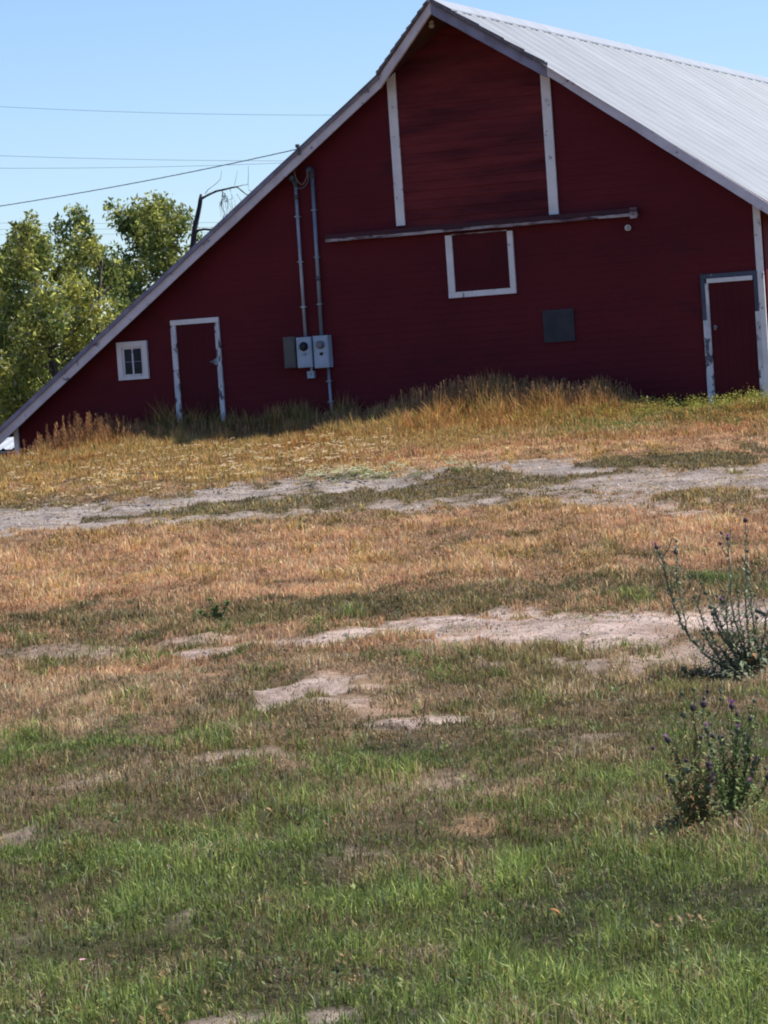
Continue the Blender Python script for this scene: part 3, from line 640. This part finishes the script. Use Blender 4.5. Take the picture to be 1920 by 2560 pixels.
m = MB(); m.disc(F3(-2.135, .045, -.091), -D, .012, .004, 10); m.build('knockout', M['black'], o)
def conduit(u0, z0, u1, z1, mat, lab, rad=.028, couple=None, head=True):
    e = empty('conduit', F3(u0, z0, -.06), lab, 'conduit', 'conduits on the barn wall')
    m = MB(); m.tube([F3(u0, z0, -.062), F3(u1, z1, -.062)], rad, 12); m.build('pipe', mat, e, True)
    for c in (couple or []):
        t = (c-z0)/(z1-z0); uc = u0+(u1-u0)*t; m = MB(); m.tube([F3(uc, c-.035, -.062), F3(uc, c+.035, -.062)], rad*1.25, 12); m.build('coupling', M['wire'], e, True)
    if head:
        m = MB(); p = F3(u1, z1, -.062); m.tube([p, p+Vector((0, 0, .07)), p+Vector((0, 0, .13))-D*.03, p+Vector((0, 0, .14))-D*.11, p+Vector((0, 0, .10))-D*.15], [.036, .045, .05, .046, .034], 12); m.build('weatherhead', M['galv'] if head == 1 else M['wire'], e, True)
    for t in (.2, .5, .8):
        zc = z0+(z1-z0)*t; uc = u0+(u1-u0)*t; m = MB(); m.fbox(uc-.040, uc+.040, zc-.009, zc+.009, -.093, -.014); m.build('strap', mat, e)
conduit(-2.20, .64, -2.195, 3.03, M['conduit'], 'pale conduit pipe rising from the middle meter box to the rake', .026, [2.86], 2)
conduit(-1.92, .645, -1.895, 3.13, M['galv'], 'darker grey conduit pipe rising from the right-hand meter box', .030, [1.55], 2)
conduit(-1.835, -.95, -1.842, .13, M['galv'], 'short grey conduit running from the right meter box into the grass', .024, None, 0)
def cable_loop(pts, rad, mat, name, lab, cat): 
    P = [Vector(p) for p in pts]; out = []
    for i in range(len(P)-1):
        p0 = P[max(i-1, 0)]; p1 = P[i]; p2 = P[i+1]; p3 = P[min(i+2, len(P)-1)]
        for k in range(8):
            t = k/8; out.append(.5*((2*p1)+(p2-p0)*t+(2*p0-5*p1+4*p2-p3)*t*t+(3*p1-p0-3*p2+p3)*t**3))
    out.append(P[-1]); m = MB(); m.tube(out, rad, 8); o = m.build(name, mat, None, True); return tag(o, lab, cat)
cable_loop([F3(-2.10, 3.33, -.28), F3(-2.13, 3.22, -.2), F3(-2.09, 3.10, -.2), F3(-2.01, 3.04, -.2), F3(-1.94, 3.12, -.2), F3(-1.90, 3.24, -.2)], .013, M['copper'], 'cable', 'tan cable looping between the two conduit heads under the rake', 'cable')
cable_loop([F3(-2.19, 3.14, -.2), F3(-2.12, 3.02, -.22), F3(-2.02, 2.98, -.22), F3(-1.92, 3.06, -.2), F3(-1.9, 3.2, -.2)], .010, M['wire'], 'cable', 'black cable sagging below the tan loop between conduit heads', 'cable')

# ------------------------------------------------------------------ overhead lines
def wire(pxs, depth0, depth1, rad, lab, name='power_line', twist=False, cat='power line'):
    """smooth sagging line through points given along its length"""
    px = [p[0] for p in pxs]; py = [p[1] for p in pxs]; co = np.polyfit(px, py, min(2, len(px)-1)); n = 60; pts = []
    x0, x1 = px[0], px[-1]
    for i in range(n+1):
        t = i/n; x = x0+(x1-x0)*t; pts.append(at(x, float(np.polyval(co, x)), depth0+(depth1-depth0)*t))
    m = MB()
    if twist:
        for ph in (0, 2.09, 4.19):
            q = []
            for i in range(0, 481):
                f = i/480*n; a = min(int(f), n-1); p = pts[a].lerp(pts[a+1], f-a); an = i*.42+ph; q.append(p+Vector((0, math.cos(an), math.sin(an)))*rad*.9)
            m.tube(q, rad*(.8 if ph else .6), 5)
    else: m.tube(pts, rad, 5)
    return tag(m.build(name, M['aluminium'] if twist else M['wire']), lab, cat, 'overhead lines left of the barn')
wire([(-500, 236), (0, 260), (300, 278), (560, 290), (845, 291), (1300, 278)], 100, 104, .006, 'highest single power line crossing the sky to the barn roof')
wire([(-500, 366), (0, 387), (350, 400), (730, 403), (1200, 396)], 98, 102, .006, 'upper wire of the middle pair crossing the sky')
wire([(-500, 412), (0, 418), (300, 421), (720, 407), (1200, 380)], 95, 99, .006, 'lower wire of the middle pair crossing the sky')
wire([(-500, 549), (0, 556), (300, 560), (560, 556), (900, 548)], 130, 132, .006, 'upper of the three faint low wires behind the tree tops')
wire([(-500, 565), (0, 572), (300, 574), (560, 567), (900, 555)], 130, 132, .006, 'middle of the three faint low wires behind the tree tops')
wire([(-500, 580), (0, 585), (300, 587), (560, 580), (900, 570)], 130, 132, .005, 'lowest of the three faint wires behind the tree tops')
att = F3(-1.93, 3.60, -.36)
wire([(-700, 600), (0, 515), (340, 460), (560, 408), (752, 373)], 66, 47.55, .0058, 'thick twisted service cable sagging from the left to the barn rake', 'service_cable', True, 'cable')
m = MB(); m.tube([F3(-1.96, 3.50, -.35), F3(-1.96, 3.62, -.40)], .02, 8); m.disc(F3(-1.96, 3.61, -.40), (0, 0, 1), .035, .05, 12); tag(m.build('cable_clamp', M['wire']), 'small dark clamp holding the twisted cable to the rake board', 'clamp')

# ------------------------------------------------------------------ shed behind, lower left
g = gzf(-9.5, 62); sh0 = empty('shed', (-9.5, 62, g), 'low dark red shed with a white ribbed roof seen under the left eave', 'shed')
z0 = at(20, 1124, 60).z
m = MB(); m.box((-10.2, 63, (g-1+z0)/2), 2.8, 2.4, (z0-g+1)/2-.03); m.build('shed_wall', M['red'], sh0)
m = MB(); xx = -13.3
while xx < -7.1:
    prof = [(0, 0), (.03, .03), (.06, .03), (.09, 0), (.22, 0)]
    for (a, ha), (b, hb) in zip(prof[:-1], prof[1:]): m.quad((xx+a, 60.2, z0+ha), (xx+b, 60.2, z0+hb), (xx+b, 65.8, z0+.28+hb), (xx+a, 65.8, z0+.28+ha), (1.7, 1.7, 1.7))
    xx += .22
m.prism([(-13.3, 60.2, z0-.03), (-7.1, 60.2, z0-.03), (-7.1, 65.8, z0+.25), (-13.3, 65.8, z0+.25)], (0, 0, -.04), (1, 1, 1))
m.build('shed_roof', M['roof'], sh0)

# ------------------------------------------------------------------ trees
def tree(px, toppy, depth, crown_w, lab, leaves=7000, yellow=.5, seed=1):
    r = random.Random(seed); ng = np.random.default_rng(seed)
    top = at(px, toppy, depth); x, y = top.x, top.y; zb = gzf(x, y); H = top.z-zb
    e = empty('tree', (x, y, zb), lab, 'tree', 'trees behind the left end of the barn')
    m = MB(); limbs = []
    tp = [Vector((x+r.uniform(-.12, .12)*i, y+r.uniform(-.12, .12)*i, zb-.1+(H*1.0)*i/6)) for i in range(7)]
    m.tube(tp, [.15, .125, .10, .08, .055, .030, .006], 8)
    centres = []
    for i in range(34):
        t = r.uniform(.12, .97); f = t*6; a = int(min(f, 5)); p = tp[a].lerp(tp[a+1], f-a)
        an = r.uniform(0, 6.28); ll = crown_w*.5*(1.05-.45*abs(t-.4)/.6)*r.uniform(.5, 1.05)*(1 if t < .8 else (1.15-t)/.35)
        q = p+Vector((math.cos(an)*ll, math.sin(an)*ll, ll*r.uniform(.5, 1.1))); q.z = min(q.z, top.z-.05)
        mid = p.lerp(q, .5)+Vector((0, 0, -.06)); m.tube([p, mid, q], [.03, .018, .006], 5)
        centres.append((q, .30+.28*(1-t)+.08*r.random(), t)); centres.append((p.lerp(q, .62), .34, t))
        if r.random() < .4: centres.append((q+Vector((r.uniform(-.2, .2), r.uniform(-.2, .2), r.uniform(.15, .4))), .17, t))
    centres.append((tp[-1], .10, 1)); centres += [(tp[5].lerp(tp[6], k_), .26-.14*k_, 1) for k_ in (.15, .4, .65, .85)]
    m.build('trunk', M['bark'], e, True)
    wts = np.array([c[1]**2 for c in centres]); wts /= wts.sum(); k = ng.choice(len(centres), leaves, p=wts)
    cc = np.array([tuple(c[0]) for c in centres])[k]; rr = np.array([c[1] for c in centres])[k]
    dirs = ng.normal(0, 1, (leaves, 3)); dirs /= np.linalg.norm(dirs, axis=1)[:, None]
    P = cc+dirs*(rr*ng.random(leaves)**.55)[:, None]*[1, 1, 1.15]
    a1 = ng.normal(0, 1, (leaves, 3)); a1 /= np.linalg.norm(a1, axis=1)[:, None]; a1[:, 2] -= .3
    a2 = np.cross(a1, ng.normal(0, 1, (leaves, 3))); a2 /= np.linalg.norm(a2, axis=1)[:, None]
    s = ng.uniform(.04, .085, leaves)[:, None]
    V_ = np.stack([P-a1*s, P+a2*s*.45, P+a1*s, P-a2*s*.45], 1)
    cy = np.array([ng.uniform(0, 1) for _ in centres])[k]
    ya = np.clip(yellow-.12+.7*(cy-.5)+ng.normal(0, .2, leaves), 0, 1)[:, None]
    C = (np.array([.100, .150, .040])*(1-ya)+np.array([.43, .41, .09])*ya)*ng.lognormal(0, .3, leaves)[:, None]
    pale = (ng.random(leaves) < .06)[:, None]; C = np.where(pale, np.array([.40, .40, .28]), C)
    base = np.arange(leaves)[:, None]*4
    np_mesh('crown', V_.reshape(-1, 3), np.concatenate([base+[0, 1, 2], base+[0, 2, 3]], 0), np.clip(np.repeat(C, 4, 0), 0, .8), M['leaf'], e, smooth=False)
TR = [(-70, 640, 76, 2.6, 'tree leaning in at the far left edge, crown cut by the frame', 6500, .35), (5, 628, 72, 2.2, 'yellow-green leafy tree at the left edge behind the shed', 7000, .50),
      (55, 590, 78, 2.5, 'broad tree filling in between the left-edge tree and the bright rounded one', 6000, .5),
      (112, 548, 70, 2.4, 'bright yellow-green tree with a rounded top, second from the left edge', 9000, .62), (168, 640, 82, 2.2, 'darker small tree in the gap between the two tallest left trees', 4500, .25),
      (252, 516, 73, 2.4, 'tall open green tree in the middle of the row', 7600, .42), (318, 528, 78, 2.8, 'slim green tree with a pointed tip, right of the middle tall tree', 8000, .35),
      (395, 505, 75, 2.3, 'tall tree with the two highest leafy tips, next to the dead trunk', 7600, .48), (452, 548, 78, 1.9, 'smaller green tree touching the barn roof line by the dead trunk', 5000, .45)]
for i, (a, b, c, w_, lab, n_, ye) in enumerate(TR): tree(a, b, c, w_*1.2, lab, int(n_*2.2), ye, seed=20+i)
# dead tree
DT = 66.0
def dp(px, py, dd=0): return at(px, py, DT+dd)
b0 = dp(478, 700); gb = gzf(b0.x, b0.y)
dt = empty('dead_tree', (b0.x, b0.y, gb), 'dead broken tree trunk with drooping bare branches above the roof line', 'tree')
m = MB(); m.tube([Vector((b0.x-.2, b0.y, gb-.1)), dp(474, 820), dp(478, 700), dp(481, 640), dp(483, 608), dp(486, 572), dp(492, 547), dp(499, 515), dp(501, 500), dp(502, 485)], [.12, .10, .085, .075, .066, .058, .055, .050, .048, .022], 9); m.build('trunk', M['deadbark'], dt, True)
def br(pts, r0, r1):
    m = MB(); n = len(pts); m.tube([dp(p[0], p[1], (i*.13*(-1)**i)) for i, p in enumerate(pts)], [r0+(r1-r0)*i/(n-1) for i in range(n)], 6); m.build('branch', M['deadbark'], dt, True)
br([(505, 496), (521, 487), (541, 478), (564, 473), (580, 469), (592, 467)], .030, .018)
br([(592, 467), (603, 476), (614, 485), (627, 490)], .016, .008); br([(592, 467), (606, 463), (620, 461)], .010, .005)
br([(486, 584), (496, 576), (511, 573), (544, 576), (570, 578)], .034, .022)
br([(513, 484), (520, 474), (538, 461), (551, 448), (554, 427)], .008, .004); br([(620, 461), (621, 440), (621, 416)], .006, .004); br([(586, 463), (590, 447), (593, 428)], .005, .003)
br([(556, 476), (556, 490), (554, 503), (553, 515)], .013, .016); br([(575, 473), (580, 490), (579, 506), (583, 529)], .008, .004); br([(592, 485), (600, 498), (608, 512)], .007, .004); br([(587, 500), (588, 515), (591, 529)], .005, .003)
br([(553, 515), (558, 524), (562, 535), (556, 548)], .008, .006); br([(620, 461), (622, 476), (630, 478), (642, 475)], .006, .004); br([(560, 505), (575, 499), (585, 494)], .005, .004); br([(479, 560), (477, 545), (475, 538)], .007, .004); br([(464, 560), (461, 540), (456, 526)], .004, .003)
r = random.Random(3)
for i in range(7):
    p = dp(556+i*2, 478+i*3, r.uniform(-.2, .2)); q = [p]
    for k in range(9): q.append(q[-1]+Vector((r.uniform(-.05, .05), r.uniform(-.05, .05), r.uniform(-.09, -.02))))
    m = MB(); m.tube(q, [.007-.0006*k for k in range(10)], 4); m.build('twig', M['deadbark'], dt)

# ------------------------------------------------------------------ thistles and single weeds
def leaf_blade(m, p, d, L_, w_, col, seg=5, droop=.5, spiky=True):
    """pointed toothed leaf as a folded strip with thickness of its own fold"""
    d = Vector(d).normalized(); s = d.cross(Vector((0, 0, 1))); s = s.normalized() if s.length > .01 else Vector((1, 0, 0))
    vs = []; n = seg
    for i in range(n+1):
        t = i/n; c = p+d*L_*t+Vector((0, 0, -droop*L_*t*t)); ww = w_*math.sin(math.pi*min(.97, t*.85+.12))*(1 if i % 2 == 0 or not spiky else .45)
        vs += [c-s*ww+Vector((0, 0, .25*ww)), c, c+s*ww+Vector((0, 0, .25*ww))]
    fs = []
    for i in range(n):
        a = i*3; fs += [(a, a+1, a+4, a+3), (a+1, a+2, a+5, a+4)]
    m.add(vs, fs, col)
def flower(e, p, up_, size, purple, rr):
    m = MB(); up_ = Vector(up_).normalized(); p = Vector(p)
    g = (.13, .15, .09) if rr.random() < .6 else (.09, .06, .08)
    m.tube([p, p+up_*size*.35, p+up_*size*.8, p+up_*size*1.1], [size*.16, size*.5, size*.48, size*.22], 8, g)
    for i in range(12):
        a = rr.uniform(0, 6.28); o = p+up_*size*rr.uniform(.2, .9); d = (Vector((math.cos(a), math.sin(a), .3))).normalized(); s = d.cross(up_).normalized()*size*.07
        m.add([o-s, o+s, o+d*size*.75], [(0, 1, 2)], g)
    fl = m.build('flower_head', M['plant'], e)
    if purple:
        m = MB(); c0 = (.42, .15, .42) if purple == 1 else ((.60, .34, .50) if purple == 2 else (.65, .62, .55))
        for i in range(46):
            a = rr.uniform(0, 6.28); sp = rr.uniform(0, .75); d = (up_+Vector((math.cos(a), math.sin(a), 0))*sp).normalized(); o = p+up_*size*.95
            s = d.cross(Vector((math.sin(a), math.cos(a), .2))).normalized()*size*.055; k = rr.uniform(.75, 1.2)
            m.add([o-s, o+s, o+d*size*rr.uniform(.65, .95)+s*.6, o+d*size*.8-s*.6], [(0, 1, 2, 3)], tuple(min(.9, q*k) for q in c0))
        m.build('petals', M['plant'], fl)
def thistle(base, lab, stems, seed, green, brown=.0, leaf=.07, basal=26, basal_len=.16, bush=(0, 0, 0, 0, 0)):
    """stems: list of (points as offsets in m from the base: dx, dz, dy), flower kind, radius)"""
    rr = random.Random(seed); e = empty('thistle', base, lab, 'thistle'); B = Vector(base)
    def gcol(): 
        k = rr.uniform(.55, 1.35); c = green if rr.random() > brown else (.24, .13, .06); return tuple(q*k for q in c)
    fol = MB(); stems = list(stems)
    for i in range(bush[0]):
        sx = rr.uniform(bush[1], bush[2]); hz = rr.uniform(bush[3], bush[4]); dy = rr.uniform(-.12, .12)
        stems.append(([(0, 0, 0), (sx*.5+rr.uniform(-.02, .02), hz*.35, dy*.5), (sx*.85, hz*.7, dy*.8), (sx, hz, dy)], rr.choice((0, 0, 0, 0, 4, 4, 4, 2)), .0030))
    for pts, kind, rad in stems:
        P = [B+Vector((a, c, b)) for a, b, c in pts]; q = []
        for i in range(len(P)-1):
            for k in range(5): q.append(P[i].lerp(P[i+1], k/5)+Vector((rr.uniform(-.004, .004), rr.uniform(-.004, .004), 0)))
        q.append(P[-1]); n = len(q)
        m = MB(); m.tube(q, [rad*(1-.6*i/(n-1)) for i in range(n)], 6, tuple(x*.75 for x in green)); m.build('stem', M['plant'], e, True)
        for i in range(1, n-1):
            for j in range(8):
                if rr.random() < .80:
                    a = rr.uniform(0, 6.28); t = i/n; leaf_blade(fol, q[i], (math.cos(a), math.sin(a), rr.uniform(-.5, 1.6)), leaf*rr.uniform(.25, .95)*(1.15-.75*t), leaf*.12, gcol(), 4, rr.uniform(-.2, .6))
        for j in range(rr.randint(2, 4)):                    # side twigs with buds
            i = rr.randint(n//3, n-2); a = rr.uniform(0, 6.28); L_ = rr.uniform(.05, .13); t_ = q[i]+Vector((math.cos(a)*L_*.6, math.sin(a)*L_*.6, L_))
            m2 = fol; m2.tube([q[i], q[i].lerp(t_, .5)+Vector((math.cos(a), math.sin(a), 0))*L_*.1, t_], [rad*.4, rad*.35, rad*.3], 4, tuple(x*.8 for x in green))
            if rr.random() < (.75 if kind < 4 and rad > .0032 else .15): flower(e, t_, (rr.uniform(-.3, .3), rr.uniform(-.3, .3), 1), rr.uniform(.010, .015), 0 if rr.random() < .85 or kind == 4 else kind, rr)
            for k in range(3): b = rr.uniform(0, 6.28); leaf_blade(fol, q[i].lerp(t_, rr.random()), (math.cos(b), math.sin(b), .5), leaf*.5, leaf*.1, gcol(), 4, .2)
        if kind != 4: flower(e, q[-1], q[-1]-q[-4], rr.uniform(.018, .023), kind, rr)
    for i in range(basal*7):
        a = rr.uniform(0, 6.28); rad = basal_len*1.5*rr.random()**.7; h_ = basal_len*1.1*rr.random()*(1.15-rad/(basal_len*1.5)); b = a+rr.uniform(-1, 1)
        leaf_blade(fol, B+Vector((math.cos(a)*rad, math.sin(a)*rad*.7, h_)), (math.cos(b), math.sin(b), rr.uniform(-.3, 1.3)), basal_len*rr.uniform(.18, .42), basal_len*.075, gcol(), 4, .3)
    fol.build('leaves', M['plant'], e)
def plant_at(px, py): p = gp(px, py); return p, FPX/p.y       # ground point, photo px per metre
def st(base_px, base_py, S, pts, kind, rad=.006, dy=0.0):
    out = []
    for i, (x, y) in enumerate(pts):
        dx = (x-base_px); dyp = (base_py-y)
        c, s = math.cos(ROLL), math.sin(ROLL)
        out.append(((dx*c-dyp*s)/S if False else (dx*c+dyp*s)/S, (dyp*c-dx*s)/S, dy*i/len(pts)))
    return (out, kind, rad)
# large thistle at the right edge
bx, by = 1880, 1690; B1, S1 = plant_at(bx, by)
G1 = (.25, .28, .18)
thistle(B1, 'large sprawling thistle at the right edge beside the bare path', [
 st(bx, by, S1, [(bx, by), (1810, 1668), (1765, 1640), (1720, 1590), (1700, 1555), (1680, 1500), (1665, 1450), (1655, 1400), (1641, 1372)], 1, .008),
 st(bx, by, S1, [(bx, by), (1800, 1650), (1770, 1600), (1755, 1540), (1740, 1500)], 0, .005, .1), st(bx, by, S1, [(1720, 1590), (1700, 1500), (1690, 1440), (1688, 1385)], 3, .004),
 st(bx, by, S1, [(bx, by), (1845, 1630), (1815, 1570), (1808, 1510), (1800, 1500)], 1, .006, -.1), st(bx, by, S1, [(bx, by), (1850, 1600), (1830, 1520), (1826, 1420), (1822, 1352)], 1, .006, .1),
 st(bx, by, S1, [(bx, by), (1872, 1620), (1862, 1520), (1858, 1400), (1856, 1303)], 0, .006, -.1), st(bx, by, S1, [(bx, by), (1890, 1600), (1880, 1500), (1876, 1440)], 0, .006, .15),
 st(bx, by, S1, [(bx, by), (1905, 1620), (1915, 1540), (1902, 1532)], 1, .005), st(bx, by, S1, [(bx, by), (1920, 1610), (1935, 1500), (1940, 1430)], 1, .006), st(bx, by, S1, [(bx, by), (1930, 1640), (1975, 1560), (1990, 1490)], 2, .006, .1),
 st(bx, by, S1, [(bx, by), (1820, 1600), (1790, 1530), (1770, 1490)], 0, .005, .12), st(bx, by, S1, [(bx, by), (1860, 1610), (1845, 1540), (1838, 1480)], 0, .005, -.12)], 5, G1, .06, .065, 90, .17, (12, -.26, .24, .14, .36))
# thistles lower right
bx, by = 1738, 2075; B2, S2 = plant_at(bx, by)
thistle(B2, 'browning thistle clump with a faded pink head at lower right', [
 st(bx, by, S2, [(bx, by), (1725, 1990), (1700, 1910), (1672, 1855)], 2, .0045), st(bx, by, S2, [(bx, by), (1745, 1960), (1755, 1860), (1760, 1770)], 0, .004, .04), st(bx, by, S2, [(bx, by), (1735, 1960), (1718, 1860), (1706, 1790)], 0, .004, -.04),
 st(bx, by, S2, [(bx, by), (1760, 2000), (1775, 1960)], 2, .004, .03), st(bx, by, S2, [(bx, by), (1740, 1930), (1742, 1840), (1735, 1780)], 0, .004, .05)], 9, (.25, .27, .11), .30, .050, 44, .10, (9, -.10, .07, .12, .34))
bx, by = 1835, 2050; B3, S3 = plant_at(bx, by)
thistle(B3, 'upright green thistle with bright pink flowers at lower right', [
 st(bx, by, S3, [(bx, by), (1838, 1950), (1840, 1880), (1842, 1838)], 2, .0045), st(bx, by, S3, [(bx, by), (1855, 2000), (1864, 1970)], 2, .004, -.03), st(bx, by, S3, [(bx, by), (1870, 1980), (1886, 1922)], 2, .004, .04),
 st(bx, by, S3, [(bx, by), (1835, 1920), (1832, 1780)], 1, .0045, .05), st(bx, by, S3, [(bx, by), (1900, 2000), (1918, 1955)], 2, .004), st(bx, by, S3, [(bx, by), (1815, 1960), (1808, 1870)], 0, .004, .06)], 13, (.23, .29, .11), .08, .050, 44, .10, (9, -.08, .14, .12, .32))
bx, by = 1722, 1705; B4, S4 = plant_at(bx, by)
thistle(B4, 'small pale green thistle seedling left of the large thistle', [st(bx, by, S4, [(bx, by), (1718, 1690), (1712, 1680)], 0, .003), st(bx, by, S4, [(bx, by), (1735, 1690), (1745, 1683)], 0, .003)], 17, (.13, .15, .09), .1, .05, 16, .08)
# lone weed in the dry band
bx, by = 545, 1562; p, S = plant_at(bx, by); e = empty('weed', p, 'small upright green weed alone in the dry tan grass', 'weed'); fol = MB(); rr = random.Random(4)
for (dx, H) in ((-.03, .17), (.05, .14), (.0, .12), (-.08, .09)):
    tp_ = Vector((p.x+dx*1.6, p.y, p.z+H)); m = MB(); m.tube([Vector(p), Vector(p).lerp(tp_, .5), tp_], [.004, .003, .002], 5, (.12, .16, .06)); m.build('stem', M['plant'], e)
    for i in range(34):
        t = rr.random(); a = rr.uniform(0, 6.28); leaf_blade(fol, Vector(p).lerp(tp_, t), (math.cos(a), math.sin(a), .7), .045*(1.2-.5*t), .011, tuple(q*rr.uniform(.7, 1.4) for q in (.13, .19, .07)), 4, .2, False)
fol.build('leaves', M['plant'], e)
# dry stalks
def stalk(pts, lab, head, rad, seed):
    bx, by = pts[0]; p, S = plant_at(bx, by+8); e = empty('dry_stalk', p, lab, 'stalk', 'dry stalks in the near turf'); q = [Vector(p)]+[Vector(p)+Vector(((x-bx)/S, 0, (by-y+30)/S)) for x, y in pts]
    m = MB(); m.tube(q, [rad]*len(q), 6, (.60, .46, .25)); m.build('stem', M['plant'], e, True)
    if head:
        m = MB(); d = q[-1]-q[-2]; m.tube([q[-1], q[-1]+Vector((.006, 0, .003)), q[-1]+Vector((.014, 0, -.001)), q[-1]+Vector((.022, 0, -.010))], [.003, .005, .005, .002], 8, (.55, .36, .18)); m.build('seed_head', M['plant'], e, True)
stalk([(651, 2112), (655, 2092), (661, 2072), (666, 2058), (670, 2051)], 'bent straw-coloured stalk with a drooping head in the near turf', True, .0030, 1)
stalk([(520, 2062), (515, 2038), (509, 2022), (503, 2002)], 'thin pale straight stalk left of the bent straw-coloured one', False, .0018, 2)
# a fallen leaf and a small pink bloom in the near turf
p = gp(210, 2450); m = MB(); e = empty('small_flower', p, 'tiny pale pink flower in the near green turf at lower left', 'flower')
m.tube([Vector(p), Vector(p)+Vector((0, 0, .05))], .0012, 5, (.15, .2, .08)); m.build('stem', M['plant'], e)
m = MB()
for i in range(6): a = i*1.047; leaf_blade(m, Vector(p)+Vector((0, 0, .05)), (math.cos(a), math.sin(a), .7), .014, .004, (.75, .45, .48), 3, .3, False)
m.build('petals', M['plant'], e)
p = gp(1376, 2318); m = MB(); leaf_blade(m, Vector(p)+Vector((0, 0, .05)), (.8, -.3, .2), .035, .009, (.42, .16, .06), 6, .6, False); tag(m.build('fallen_leaf', M['plant']), 'small rust-orange fallen leaf lying on the near green turf', 'leaf')
